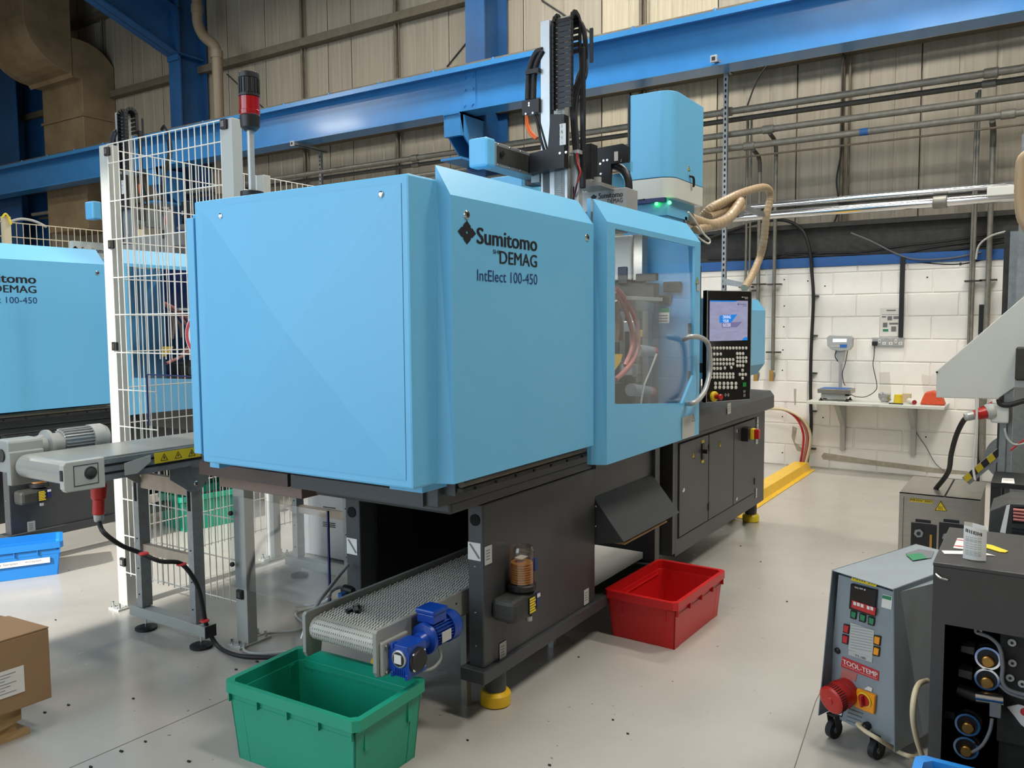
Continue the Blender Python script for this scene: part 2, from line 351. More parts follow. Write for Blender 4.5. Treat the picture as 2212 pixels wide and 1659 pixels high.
# cladding panels
cw = MB().box(9.575, 9.6, -7, 24, 2.66, 9).build('wall_upper', 'girt'); struct(cw, 'dusty cream corrugated cladding above the block wall')
seams = [-1.6, -.7, .15, 1.148, 1.9, 2.39, 3.3, 4.25, 4.8, 5.96, 6.6, 7.2, 8.147, 9.07, 9.566, 10.1, 11.0, 11.95, 12.9, 13.8, 14.7, 15.6, 16.5, 17.4, 18.3, 19.2, 20.1, 21, 22, 23]
for a, b in zip(seams, seams[1:]):
    pale = 3.2 < a < 4.3
    mb = MB(); nr = max(2, round((b-a)/(.19 if pale else .3))); e = .006
    pts = []
    for i in range(nr):
        y0 = a+e+(b-a-2*e)*i/nr; y1 = a+e+(b-a-2*e)*(i+1)/nr; w = y1-y0
        pts += [(9.55, y0), (9.55, y0+w*.86), (9.556, y0+w*.9), (9.556, y0+w*.97)]
    pts.append((9.55, b-e))
    n = len(pts); vs = [(x, y, 2.67) for x, y in pts] + [(x, y, 8.6) for x, y in pts]
    mb.add(vs, [(i, i+1, i+1+n, i+n) for i in range(n-1)]); mb.box(9.551, 9.56, a+e, b-e, 2.67, 2.7)
    mb.build('cladding_panel', 'clad2' if pale else 'clad', cw)
def girt(z0, z1, x0=9.40, m='girt', y0=-7, y1=24): return struct(MB().box(x0, 9.55, y0, y1, z0, z1).build('trim_3', m), 'horizontal steel rail on the cladding')
for g_, l_ in ((girt(6.0, 6.12), 'steel rail on the cladding just above the crane beam'), (girt(4.44, 4.53), 'steel rail on the cladding directly under the crane beam'), (girt(7.55, 7.67), 'uppermost steel rail on the cladding'), (girt(2.885, 2.95, 9.44, 'galv', -1, 3.25), 'bright galvanised rail on the cladding above the polished pipes')): g_['label'] = l_
for y in (10.1, 8.147, 1.9, 12.9, 15.6, 4.25):
    o = MB().cyl((9.50, y, 2.67), (9.50, y, 8.6), .022, n=8).cyl((9.50, y-.07, 2.67), (9.50, y-.07, 8.6), .012, n=6).build('trim_4', 'girt'); struct(o, 'thin vertical rods on the cladding panel seams'); o['group'] = 'vertical rods on the cladding'
rf = MB()
rf.add([(-3.2, -7, 9.6), (9.6, -7, 8.4), (9.6, 24, 8.4), (-3.2, 24, 9.6)], [(0, 1, 2, 3)]).build('ceiling', 'roof'); struct(D.objects['ceiling'], 'dusty sheeted roof')
for i in range(9):
    x = 9.2-i*1.4; z = 8.4+(9.6-x)/12.8*1.2
    struct(MB().box(x-.04, x+.04, -7, 24, z-.22, z-.02).build('trim_5', 'girt', None), 'steel roof purlin under the dusty sheeting')['group'] = 'roof purlins'
struct(MB().box(-3.2, 9.6, 23.9, 24, 0, 9.6).build('wall_left', 'clad'))
struct(MB().box(-3.2, 9.6, -7.1, -7, 0, 9.6).build('wall_right', 'clad'))
wf = MB(); wf.box(-3.3, -3.2, -7, 1.5, 0, 9.6).box(-3.3, -3.2, 9.5, 24, 0, 9.6).box(-3.3, -3.2, 1.5, 9.5, 6.3, 9.6).box(-3.3, -3.2, 1.5, 4.27, 0, 6.3)
struct(wf.build('wall_front', 'clad'), 'front wall with a tall open loading doorway')
# ================================================================== STEEL FRAME
def isec(mb, p0, L, axis, depth_dir, d, w, tf=.025, tw=.02):
    """I section: swept by L along axis, depth d along depth_dir, flange width w"""
    a = Vector(axis).normalized(); q = Vector(depth_dir).normalized(); s = a.cross(q); p0 = Vector(p0)
    mb.obox(p0-s*w/2, s*w, q*tf, a*L); mb.obox(p0-s*w/2+q*(d-tf), s*w, q*tf, a*L); mb.obox(p0-s*tw/2+q*tf, s*tw, q*(d-2*tf), a*L); return mb
labs = {6.33: 'deep blue steel column behind the crane beam, right of the tall robot arm', 12.6: 'deep blue steel column with the diagonal roof haunch at upper left', 18.6: 'shadowed dark blue steel column at the far left edge'}
for y in (6.33, 12.6, 18.6):
    big = y > 15; c = root('steel_column', labs[y], 'column', (9.2, y, 0))
    x0 = 8.95; dd = .55
    isec(MB(), (x0, y, 0), 8.6, Z, X, dd, .30 if not big else 1.5).build('shaft', 'column', c)
    if y == 12.6:
        st = MB(); st.box(x0+.03, x0+.5, y-.14, y+.14, 6.20, 6.23); st.build('stiffener', 'column', c)
        h = MB(); P = [(x0+.02, y, 6.17), (6.6, y, 7.0), (5.6, y, 8.9), (x0+.02, y, 8.5)]
        h.prism([Vector(p)-Vector((0, .01, 0)) for p in P], (0, .02, 0))
        d = (Vector(P[1])-Vector(P[0])); n = Vector((-d.z, 0, d.x)).normalized()
        h.obox(Vector(P[0])-Vector((0, .15, 0)), d, Vector((0, .30, 0)), Vector((0, 0, .03)))
        h.obox(Vector(P[0])+Vector((0, -.15, .75)), d, Vector((0, .30, 0)), Vector((0, 0, .03)))
        h.box(x0-.03, x0+.0, y-.15, y+.15, 6.1, 8.5)
        h.build('haunch', 'column', c)
    if y < 15:
        b = MB(); b.prism([(8.42, y-.13, 4.245), (8.95, y-.13, 4.245), (8.95, y-.13, 3.70), (8.86, y-.13, 3.68), (8.5, y-.13, 3.98)], (0, .02, 0)); b.prism([(8.42, y+.11, 4.245), (8.95, y+.11, 4.245), (8.95, y+.11, 3.70), (8.86, y+.11, 3.68), (8.5, y+.11, 3.98)], (0, .02, 0))
        b.box(8.42, 8.95, y-.13, y+.13, 4.225, 4.245); b.box(8.44, 8.5, y-.13, y+.13, 3.96, 4.23); b.box(8.40, 8.95, y-.16, y+.16, 3.66, 3.69)
        b.build('corbel', 'beam', c)
cb = root('crane_beam', 'bright blue crane runway beam crossing the whole hall above the machines', 'beam', (8.65, 8, 4.27))
m = MB(); m.box(8.5, 8.8, -6, 23.5, 4.262, 4.285); m.box(8.64, 8.665, -6, 23.5, 4.285, 4.80); m.box(8.5, 8.8, -6, 23.5, 4.79, 4.815); m.box(8.49, 8.505, -6, 23.5, 4.755, 4.815)
m.build('girder', 'beam', cb)
MB().box(8.60, 8.70, -6, 23.5, 4.815, 4.875).build('rail', 'girt', cb)
for i in range(19):
    y = .2+i*.93; t = MB(); t.box(8.53, 8.60, y-.05, y+.05, 4.815, 4.83); t.cyl((8.555, y, 4.83), (8.555, y, 4.86), .016, n=8); t.build('rail_clip', 'beam', cb, bevel=.002)
sp = MB().box(8.628, 8.642, 6.1, 6.30, 4.32, 4.76).build('splice_plate', 'beam', cb)
for y in (6.14, 6.26):
    for z in (4.37, 4.56, 4.70): MB().cyl((8.612, y, z), (8.63, y, z), .016, n=6).build('bolt', 'beam', cb)
# strut channel hangers under the beam
def hanger(px, py, zbot, label, arm=.5, xx=8.5):
    c = ox(xx, px, py); r = root('strut_hanger', label, 'bracket', (xx, c.y, c.z))
    m = MB(); m.box(xx-.08, xx+arm, c.y-.02, c.y+.02, c.z-.02, c.z-.012).box(xx-.08, xx+arm, c.y-.02, c.y-.015, c.z-.02, c.z+.02).box(xx-.08, xx+arm, c.y+.015, c.y+.02, c.z-.02, c.z+.02); m.build('arm', 'galv', r)
    m = MB(); x2 = xx+arm-.12; m.box(x2-.003, x2+.003, c.y-.00, c.y+.045, zbot, c.z).box(x2, x2+.04, c.y-.00, c.y+.004, zbot, c.z).box(x2, x2+.04, c.y+.041, c.y+.045, zbot, c.z); m.build('channel', 'galv', r)
    t = MB()
    z = c.z-.08
    while z > zbot+.05: t.box(x2-.005, x2-.002, c.y+.014, c.y+.031, z-.03, z); z -= .06
    t.build('slots', 'hole', r, kind='stuff')
    MB().box(xx-.085, xx-.06, c.y-.035, c.y+.035, c.z-.035, c.z+.035).build('clamp', 'silver', r, bevel=.003); MB().box(xx-.088, xx-.084, c.y-.018, c.y+.018, c.z-.018, c.z+.018).build('socket', 'black', r)
    return r
hanger(1547, 131, 1.3, 'slotted galvanised strut hanging from the crane beam right of the blue hood cover')
hanger(640, 312, 3.5, 'galvanised strut hanger under the crane beam above the left fence', .6)
sbk = root('hose_strut', 'short horizontal strut arm holding the tan hose above the screen', 'bracket', ox(8.8, 1590, 612))
q0, q1 = ox(8.86, 1562, 601), ox(8.86, 1614, 612); MB().prism([q0, q1, q1-Z*.05, q0-Z*.07], (.04, 0, 0)).build('arm', 'galv', sbk); MB().box(8.84, 8.9, q1.y-.03, q1.y+.03, q1.z-.12, q1.z-.02).build('clamp', 'silver', sbk, bevel=.003)
# ================================================================== PIPES
def ypipe(x, z, r, y0, y1, label, m='pipe', couple=(), group=None):
    q = root('steel_pipe', label, 'pipe', (x, (y0+y1)/2, z), group)
    MB().cyl((x, y0, z), (x, y1, z), r, n=12).build('tube', m, q)
    for y in couple: MB().lathe((x, y-.06, z), Y, [(0, r*1.2), (.008, r*1.32), (.112, r*1.32), (.12, r*1.2)], 12).build('coupling', 'pipe', q)
    return q
ypipe(9.0, 3.90, .036, -2, 17.5, 'uppermost of the galvanised pipes crossing the cream cladding', couple=(.50, 3.0, 7.4))
ypipe(9.14, 3.84, .028, -2, 17.5, 'dark dusty pipe just under the uppermost galvanised pipe', 'pipe_dark', couple=(.52, 7.5))
ypipe(9.0, 3.655, .034, -2, 10, 'mottled galvanised pipe, middle of the pipes across the cladding', couple=(2.55,))
ypipe(9.0, 3.505, .034, -2, 7.1, 'galvanised pipe with a blue band under the middle pipe', couple=(.35, 2.75))
MB().cyl((9.0, 1.55, 3.505), (9.0, 1.63, 3.505), .0365, n=12).build('paint_band', 'wallblue', D.objects['steel_pipe.003'])
ypipe(9.0, 3.395, .010, -2, 7.0, 'thin rusty conduit sagging below the galvanised pipes', 'girt')
ypipe(8.95, 3.43, .034, 5.0, 7.0, 'short lower pipe behind the robot extraction arm')
# polished pair lower right
ypipe(8.6, 2.70, .045, -1, 3.05, 'polished stainless conveying pipe under the galvanised pipes', 'chrome', couple=(.85,))
ypipe(8.6, 2.80, .026, -1, 2.9, 'thin polished pipe lying above the thicker stainless pipe', 'chrome')
bx = ox(8.55, 2172, 415); single(MB().box(8.5, 8.62, bx.y-.1, bx.y+.14, bx.z-.03, bx.z+.05), 'junction_box', 'offwhite', 'small pale junction box at the right end of the stainless pipe', 'box', bevel=.006)
# vertical drops
def drop(px0, py0, px1, py1, r, label, x=9.27, elbow=None, valve=False, clips=()):
    a, b = ox(x, px0, py0), ox(x, px1, py1); b.y = a.y = (a.y+b.y)/2
    q = root('drop_pipe', label, 'pipe', (x, b.y, b.z))
    pts = [a, b]
    if elbow is not None: MB().tube([(9.0, a.y, a.z+.10), (9.17, a.y, a.z+.07), (9.25, a.y, a.z+.02), (x, a.y, a.z-.1)], r*1.05, 10).build('elbow', 'pipe_dark', q)
    MB().cyl(a, b, r, n=10).build('tube', 'pipe', q)
    for p in clips:
        c = ox(x, *p); MB().box(x-.02, x+.06, a.y-.075, a.y+.075, c.z-.008, c.z+.008).build('clip', 'gutter', q)
    if valve:
        MB().lathe((x, b.y, b.z-.02), -Z, [(0, r*1.3), (.03, r*1.5), (.07, r*1.2), (.1, r*.8)], 10).build('valve', 'galv', q); MB().box(x-.03, x-.015, b.y-.012, b.y+.03, b.z-.12, b.z-.0).build('lever', 'brass', q)
    return q
drop(1677, 318, 1669, 800, .021, 'galvanised drop pipe with a brass valve beside the black cable riser', elbow=1, valve=True, clips=((1675, 614), (1671, 761)))
drop(1642, 352, 1635, 800, .021, 'galvanised drop pipe with elbow, second from the slotted strut', elbow=1, valve=True, clips=((1640, 614),))
drop(1614, 250, 1612, 640, .014, 'thin grey drop pipe nearest the slotted strut', clips=((1612, 620),))
drop(1622, 258, 1620, 640, .012, 'thin grey drop pipe, second beside the slotted strut', clips=((1620, 628),))
drop(2145, 295, 2126, 870, .026, 'thick galvanised drop pipe nearest the right column', elbow=1, clips=((2131, 605),))
drop(2114, 195, 2098, 790, .016, 'slim galvanised drop pipe left of the thick one', clips=((2096, 607),))
drop(2108, 200, 2092, 790, .013, 'slimmest of the drop pipes behind the white chute')
def line(name, pts, r, m, label, cat='cable', n=8, steps=5):
    mb = MB().tube(pts, r, n, steps); return single(mb, name, m, label, cat)
# black riser + conduit
pts = [ox(9.31, *p) for p in ((1420, 560), (1520, 520), (1590, 494), (1650, 478), (1700, 477), (1735, 500), (1750, 545), (1754, 590), (1757, 650), (1752, 760), (1751, 850), (1752, 930), (1743, 998))]
line('cable_riser', pts, .018, 'rubber', 'thick black cable running down the white block wall', n=8)
cr = D.objects['cable_riser']
for p in ((1758, 640), (1755, 725), (1754, 806), (1753, 888), (1752, 969)):
    c = ox(9.32, *p); MB().box(9.30, 9.35, c.y-.05, c.y+.02, c.z-.008, c.z+.008).build('clip', 'gutter', cr)
for k, (dx, m_, rr, nm) in enumerate(((0, 'pink', .017, 'pink'), (-8, 'redp', .012, 'red'), (7, 'beige', .015, 'beige'))):
    pts = [ox(9.28-.02*k, px+dx*f, py) for px, py, f in ((1610, 880, 0), (1668, 882, 0), (1700, 887, .3), (1728, 905, .8), (1742, 932, 1), (1743, 960, 1), (1735, 1002, .8))]
    line('wall_hose', pts, rr, m_, nm+' hose curving down the block wall to the yellow floor channel', 'hose')
c0, c1 = ox(9.33, 1950.3, 556), ox(9.33, 1945.5, 728)
single(MB().box(9.32, 9.35, c1.y-.022, c1.y+.022, c1.z, c0.z), 'cable_trunking', 'rubber', 'black vertical trunking feeding the double wall socket', 'trunking')
for i, pts in enumerate([[(1700, 560), (1800, 545), (1900, 552), (1980, 566), (2080, 570), (2172, 545)], [(1600, 575), (1700, 548), (1850, 545), (1960, 530), (2050, 520), (2172, 500)], [(1700, 550), (1900, 555), (2010, 535), (2172, 512)], [(1530, 560), (1700, 556), (1850, 550), (2000, 548), (2172, 522)]]):
    line('trunk_cable', [ox(9.36, *p) for p in pts], .012, 'rubber', 'black cables sagging along the steel channel over the block wall'+(', %s' % ('lowest', 'long middle', 'short', 'flattest')[i]), n=6)
line('grey_cable', [ox(9.33, *p) for p in ((1838, 503), (1880, 520), (1930, 545), (1975, 560), (2050, 558), (2120, 545))], .008, 'inkg', 'grey cable curving below the cladding to the right', n=6)
line('white_cable', [ox(9.2, *p) for p in ((2172, 500), (2140, 510), (2115, 530), (2108, 560))], .010, 'grey', 'pale cable arcing behind the drop pipes', n=6)
line('black_cable', [ox(9.4, *p) for p in ((1613, 232), (1640, 165), (1680, 125), (1740, 110))], .009, 'rubber', 'black cable looping from the thin drop pipes up to the beam', n=6)
line('black_cable', [ox(9.44, *p) for p in ((1822, 90), (1820, 200), (1818, 320), (1807, 390), (1812, 450), (1790, 505), (1770, 545))], .009, 'rubber', 'black cable hanging down the vertical rod on the cladding', n=6)
line('grey_cable', [ox(9.33, *p) for p in ((1975, 890), (1978, 930), (2000, 965), (2020, 1000), (2040, 1018))], .004, 'inkg', 'thin grey wire drooping from the wall shelf', n=6)
for p, q in (((490, 160), (573, 237)), ((965, 144), (1006, 94)), ((1170, 0), (1280, 72)), ((1352, 180), (1368, 222))):
    single(MB().cyl(ox(9.535, *p), ox(9.535, *q), .010, n=6), 'tie_rod', 'gutter', 'thin steel tie rod %s' % {490: 'beside the beige down pipe', 965: 'left of the blue column above the beam', 1170: 'behind the robot cable chain', 1352: 'over the blue hood cover'}[p[0]], 'rod')
# rain pipe on column 1
P = [ox(8.85, *p) for p in ((424, -40), (426, 20), (428, 52), (440, 78), (462, 98), (468, 118), (470, 160), (474, 300), (478, 420))]
dp = root('down_pipe', 'beige plastic rain pipe bending down the blue column', 'pipe', P[-1])
MB().tube(P, .085, 14, 3).build('tube', 'pbeige', dp)
for a in (1, 5): MB().cyl(P[a]+Vector((0, 0, .06)), P[a]-Vector((0, 0, .06)), .098, n=14).build('socket', 'pbeige', dp)
# duct
du = root('ventilation_duct', 'large dusty cream square duct with two curved elbows at upper left', 'duct', (8.6, 15.5, 5))
def arc(cx, cz, r, a0, a1, n=8): return [(cx+r*math.cos(math.radians(a0+(a1-a0)*i/n)), cz+r*math.sin(math.radians(a0+(a1-a0)*i/n))) for i in range(n+1)]
ya, yb = 15.3, 16.7; _q = 1.034
def dz(x, z): return (min(x*_q, 9.54), 1.62+(z-1.62)*_q)
lower = [(8.59, 3.4), (9.36, 3.4)] + arc(8.59, 6.0, .77, 0, 90) + [(8.40, 6.77), (8.40, 6.08), (8.59, 6.08)]
MB().prism([(dz(x, z)[0], ya, dz(x, z)[1]) for x, z in lower], (0, yb-ya, 0)).build('drop_section', 'duct', du, bevel=.01)
upper = [(7.62, 8.6), (8.42, 8.6), (8.42, 6.06)] + [(x, z) for x, z in arc(8.42, 6.95, .82, -93, -178)]
MB().prism([(dz(x, z)[0], ya-.02, dz(x, z)[1]) for x, z in upper], (0, yb-ya+.1, 0)).build('elbow_section', 'duct', du, bevel=.01)
MB().box(8.85, 9.54, ya-.03, yb+.03, 5.55, 5.59).build('flange', 'duct', du)
# yellow floor channel
yc = root('floor_channel', 'yellow steel cable channel bolted along the floor to the block wall', 'channel', (8, 2.2, 0))
MB().prism([(6.6, 2.04, .002), (6.6, 2.085, .004), (6.6, 2.12, .075), (6.6, 2.26, .075), (6.6, 2.30, .004), (6.6, 2.345, .002)], (2.6, 0, 0)).build('cover', 'yellow', yc)
MB().box(6.6, 9.2, 2.035, 2.10, .001, .006).build('flange', 'yellow', yc)
# ================================================================== INJECTION MOULDING MACHINE
def machine(label, group):
    r = root('injection_moulding_machine', label, 'machine', (2.65, 2.3, 0), group)
    B = lambda *a: MB().box(*a)
    # --- base
    B(2.65, 3.63, 1.86, 1.935, .22, .895).build('side_panel', 'dark', r, bevel=.006)
    B(2.652, 2.70, 1.87, 1.93, .23, .89).build('panel_edge', 'dark', r)
    m = MB().box(2.62, 4.44, 1.84, 1.96, .165, .222).build('bottom_rail', 'dark', r, bevel=.004)
    B(2.62, 6.62, 2.50, 2.585, .165, .9).build('far_side_panel', 'dark', r, bevel=.006)
    MB().cyl((2.648, 1.897, .83), (2.646, 1.897, .83), .024, n=20).build('port_hole', 'hole', r)
    MB().cyl((2.618, 2.545, .79), (2.616, 2.545, .79), .024, n=20).build('port_hole', 'hole', r)
    for y, z in ((1.90, .665), (2.545, .60)):
        s = plate('sign', 'label', r, (2.619 if y > 2 else 2.649, y+.033, z), -Y, Z, .062, .072); k = MB(); x = s_x = (2.616 if y > 2 else 2.646)
        k.prism([(x, y+.026, z+.064), (x, y+.018, z+.066), (x, y-.028, z+.012), (x, y-.020, z+.008)], (-.0005, 0, 0)); k.build('pictogram', 'inkg', s)
    for z in (.33, .47, .66): 
        MB().lathe((2.648, 1.90, z-.02), -X, [(0, .005), (.003, .003)], 8).build('screw', 'chrome', r)
    for px, py, w, h in ((1047, 1192, 18, 30), (1079, 1395, 16, 34), (1261, 1280, 13, 28)):
        a = oy(1.858, px, py+h); q = plate('label', 'labelg', r, a, X, Z, .05, .075)
        k = MB()
        for i in range(4): k.box(a.x+.008, a.x+.035, a.y-.0026, a.y-.002, a.z+.02+i*.012, a.z+.024+i*.012)
        k.build('print', 'inkg', q)
    B(2.44, 3.62, 1.86, 2.585, .895, .945).build('cross_block', 'dark', r, bevel=.012)
    B(2.34, 4.4, 1.84, 3.20, .945, 1.035).build('top_frame', 'dark', r, bevel=.004)
    B(2.325, 2.34, 2.62, 3.20, .945, 1.0).build('front_plate', 'brown', r); B(2.325, 2.34, 1.9, 2.60, .945, 1.0).build('front_plate', 'dark', r)
    B(2.40, 3.3, 2.62, 3.16, .88, .944).build('under_cover', 'brown2', r, bevel=.003)
    # middle bay
    B(3.635, 4.44, 1.875, 1.90, .55, .90).build('bay_panel', 'dark', r)
    B(3.6, 4.7, 1.84, 1.96, .895, .96).build('upper_rail', 'dark', r)
    B(4.375, 4.44, 1.855, 1.93, .222, .9).build('bay_post', 'dark', r)
    B(4.44, 4.655, 1.93, 1.94, .2, .9).build('recess_panel', 'black', r); B(4.655, 4.70, 1.86, 1.95, .2, .9).build('recess_post', 'dark', r)
    B(3.64, 4.38, 2.3, 2.31, .22, .55).build('recess_panel', 'black', r)
    B(3.66, 3.95, 2.0, 2.25, .42, .47).build('drip_tray', 'gutter', r)
    ch = MB().prism([(3.64, 1.875, .745), (3.64, 1.705, .537), (3.64, 1.715, .532), (3.64, 1.875, .50)], (.735, 0, 0)).build('chute_hood', 'dark', r, bevel=.003)
    for z in (.70, .60): MB().lathe((3.635, 1.858, z), -Y, [(0, .006), (.003, .004)], 8).build('screw', 'chrome', r)
    B(3.70, 4.25, 1.73, 1.84, .505, .515).build('wood_board', 'wood', r)
    # feet
    for x, y in ((2.81, 1.915), (6.56, 1.95), (2.81, 2.54), (6.56, 2.54)):
        f = MB().cyl((x, y, .045), (x, y, .17), .046, n=24).build('foot', 'dark', r)
        MB().lathe((x, y, 0), Z, [(0, .058), (.006, .066), (.05, .066), (.062, .056), (.063, .046)], 28).build('foot_ring', 'yellow' if x < 4 else 'yellow2', f)
    # cabinet section
    B(4.70, 6.60, 1.86, 2.5, .175, .93).build('control_cabinet', 'dark', r, bevel=.004)
    MB().prism([(4.68, 1.86, .90), (4.68, 1.81, .925), (4.68, 1.81, 1.02), (4.68, 1.84, 1.06), (4.68, 2.55, 1.08), (4.68, 2.55, .9)], (2.0, 0, 0)).build('bed_cover', 'dark', r, bevel=.004)
    fr = lambda px, py: oy(1.858, px, py)
    edges = [(1466, 957, 1165), (1530, 936, 1126), (1584, 919, 1092), (1630, 903, 1066)]
    for i in range(3):
        (xa, ta, ba), (xb, tb, bb) = edges[i], edges[i+1]
        a, b = fr(xa, ta), fr(xb, tb); z0, z1 = .29, .868
        d = B(a.x+.006, b.x-.006, 1.852, 1.86, z0, z1).build('cabinet_door', 'dark', r, bevel=.002)
        B(a.x-.003, b.x+.003, 1.857, 1.861, z0-.009, z1+.009).build('door_gap', 'hole', r)
        if i == 0: MB().lathe((a.x+.07, 1.852, fr(1472, 1059).z), -Y, [(0, .016), (.004, .013)], 14).build('lock', 'chrome', d)
        if i == 2:
            for py in (930, 1076): MB().lathe((a.x+.08, 1.852, fr(1591, py).z), -Y, [(0, .016), (.004, .013)], 14).build('lock', 'chrome', d)
        for z in (z0+.09, z1-.09):
            if i: B((a.x if i == 1 else b.x)-.012, (a.x if i == 1 else b.x)+.012, 1.846, 1.852, z-.025, z+.025).build('hinge', 'black', d)
    warn_triangle(r, oy(1.851, 1495, 990), X, Z, .045); warn_triangle(r, oy(1.851, 1553, 967), X, Z, .045)
    c = oy(1.85, 1518, 975); s = B(c.x-.02, c.x+.02, 1.845, 1.851, c.z-.05, c.z+.05).build('selector_plate', 'black', r); MB().cyl((c.x+.0, 1.845, c.z), (c.x, 1.815, c.z), .014, n=12).build('knob', 'black', s)
    for dz in (.055, -.075): B(c.x-.022, c.x+.022, 1.848, 1.851, c.z+dz, c.z+dz+.018).build('label', 'yellab', r)
    c = oy(1.85, 1606, 937); s = B(c.x-.05, c.x+.05, 1.80, 1.851, c.z-.05, c.z+.05).build('isolator', 'black', r, bevel=.004)
    B(c.x+.0, c.x+.062, 1.775, 1.80, c.z-.04, c.z+.04).build('switch_plate', 'yellab', s, bevel=.004); MB().obox((c.x+.01, 1.74, c.z-.035), X*.045, Y*.038, Z*.07).build('switch_knob', 'redp', s, bevel=.005)
    for p, w, h in (((1571, 895), .07, .075), ((1634, 945), .05, .16), ((1632, 960), .06, .07), ((1632, 1076), .035, .075)):
        a = oy(1.806 if p[1] == 895 else 1.856, *p); q = plate('label', 'labelg', r, a, X, Z, w, h)
        k = MB()
        for i in range(3): k.box(a.x+w*.2, a.x+w*.8, a.y-.0026, a.y-.002, a.z+h*.25+i*h*.2, a.z+h*.30+i*h*.2)
        k.build('print', 'inkg', q)
    # --- clamp hood (front)
    xf, yn, yf, zb, zt = 2.105, 1.76, 2.87, 1.062, 2.11
    h = MB(); h.box(xf, 2.40, yn, yf, zb, zt); h = h.build('clamp_hood', 'blue', r, bevel=.008)
    m = MB(); c = (xf-.034, (yn+yf)/2, (zb+zt)/2)                             # pressed diamond facets of the front sheet
    P = [(xf-.002, yn+.03, zt-.03), (xf-.002, yf-.05, zt-.03), (xf-.002, yf-.05, zb+.03), (xf-.002, yn+.03, zb+.03)]
    m.add(P+[c], [(0, 1, 4), (1, 2, 4), (2, 3, 4), (3, 0, 4)]); m.build('pressed_sheet', 'blue', h)
    B(xf+.002, 2.26, yf+.012, yf+.06, zb+.03, zt-.06).build('rear_guard_strip', 'blue', r, bevel=.004)
    MB().prism([(2.14, yf+.06, zb+.02), (2.3, yf+.20, zb+.02), (2.4, yf+.20, zb+.02), (2.4, yf+.06, zb+.02)], (0, 0, zt-zb-.06)).build('rear_guard', 'blue', r, bevel=.004)
    for p in ((824, 420), (477, 467)):
        c = ox(xf-.004, *p); MB().lathe(c, -X, [(0, .011), (.004, .011), (.006, .007)], 14).build('screw', 'chrome', h)
    B(2.20, 2.34, 1.80, 1.95, 1.03, 1.062).build('hood_lip', 'blue', r); B(2.16, 2.34, 2.84, 2.90, 1.03, 1.062).build('hood_lip', 'blue', r)
    # --- sliding door (near side)
    def guard(name, x0, x1, yd, z0, z1, c, cx, win=None, endc=0.0):
        """door with chamfered left and top edges; main face y=yd"""
        yb = yd+c; zc = z1; zt_ = z1+.105; xl = x0-cx; xr = x1
        mb = MB()
        V = [(x0, yd, z0), (x1, yd, z0), (x1, yd, zc), (x0, yd, zc),
             (xl, yb, z0), (xr+endc*.2, yb, z0), (xr-endc, yb, zt_), (xl+.02, yb, zt_)]
        if win is None: mb.add(V, [(0, 1, 2, 3)])
        else:
            n = len(win); W_ = [(x, yd, z) for x, z in win]; W2 = [(x, yd+.015, z) for x, z in win]
            O = V[:4]; base = [O[3], O[2], O[1], O[1], O[0]]
            vs = base + W_ + W2
            fs = [(0, 1, 6, 5), (1, 2, 7, 6), (2, 3, 8, 7), (3, 4, 9, 8), (4, 0, 5, 9)]
            fs += [(5+i, 5+(i+1) % n, 10+(i+1) % n, 10+i) for i in range(n)]
            mb.add(vs, fs)
        mb.add(V, [(0, 3, 7, 4), (3, 2, 6, 7), (1, 5, 6, 2), (0, 4, 5, 1)])
        if win is None: mb.add(V, [(4, 7, 6, 5)])
        else: mb.add([(xl, yb+.02, z0), (xl, yb+.02, zt_), (xl, yb, z0), (xl, yb, zt_)], [(0, 1, 3, 2)])
        return mb.build(name, 'blue', r)
    d1 = guard('sliding_door', 2.252, 3.30, 1.70, 1.063, 2.053, .062, .022, None, .03)
    for p in ((1008, 464), (1268, 513)):
        c = oy(1.70, *p); MB().lathe(c, -Y, [(0, .017), (.003, .016), (.006, .011)], 18).build('screw', 'chrome', d1); MB().cyl(c+Vector((0, -.0055, 0)), c+Vector((0, -.007, 0)), .006, n=6).build('screw_socket', 'hole', d1)
    t = MB(); T = lambda px, py: oy(1.6985, px, py)
    a, b = T(1031, 530), T(1160, 540); write(t, 'Sumitomo', (a.x, 1.6985, T(1031, 526).z), X, Z, b.x-a.x, T(1031, 490.5).z-T(1031, 526).z, .030); 
    t.build('lettering', 'ink', d1)
    t = MB(); a, b = T(1080, 575), T(1160, 575); write(t, 'DEMAG', (a.x, 1.6985, T(1082, 569.7).z), X, Z, b.x-a.x, T(1082, 541.6).z-T(1082, 569.7).z, .018); t.build('lettering', 'ink', d1); t = MB(); write(t, 'SHI', (T(1065, 545).x, 1.6985, T(1065, 547.5).z), X, Z, T(1078.7, 548).x-T(1065, 548).x, T(1065, 538.6).z-T(1065, 547.5).z, .01); t.build('lettering', 'ink', d1)
    t = MB(); a, b = T(1031, 598), T(1161, 605); write(t, 'IntElect 100-450', (a.x, 1.6985, T(1033, 606.5).z), X, Z, b.x-a.x, T(1033, 581.3).z-T(1033, 606.5).z, -.004); t.build('lettering', 'inkb', d1)
    c = T(1009, 502); emblem(MB(), (c.x, 1.6985, c.z), X, Z, .054, .041).build('emblem', 'ink', d1)
    # --- safety gate with window
    win = [(3.438, 2.045), (4.462, 2.036), (4.454, 1.317), (4.287, 1.171), (3.438, 1.24)]
    d2 = guard('safety_gate', 3.355, 4.55, 1.66, .968, 2.068, .065, .03, win, .05)
    MB().prism([(x+(.01 if i in (0, 4) else -.01)*-1, 1.668, z) for i, (x, z) in enumerate(win)], (0, .006, 0)).build('window_pane', 'glass', d2)
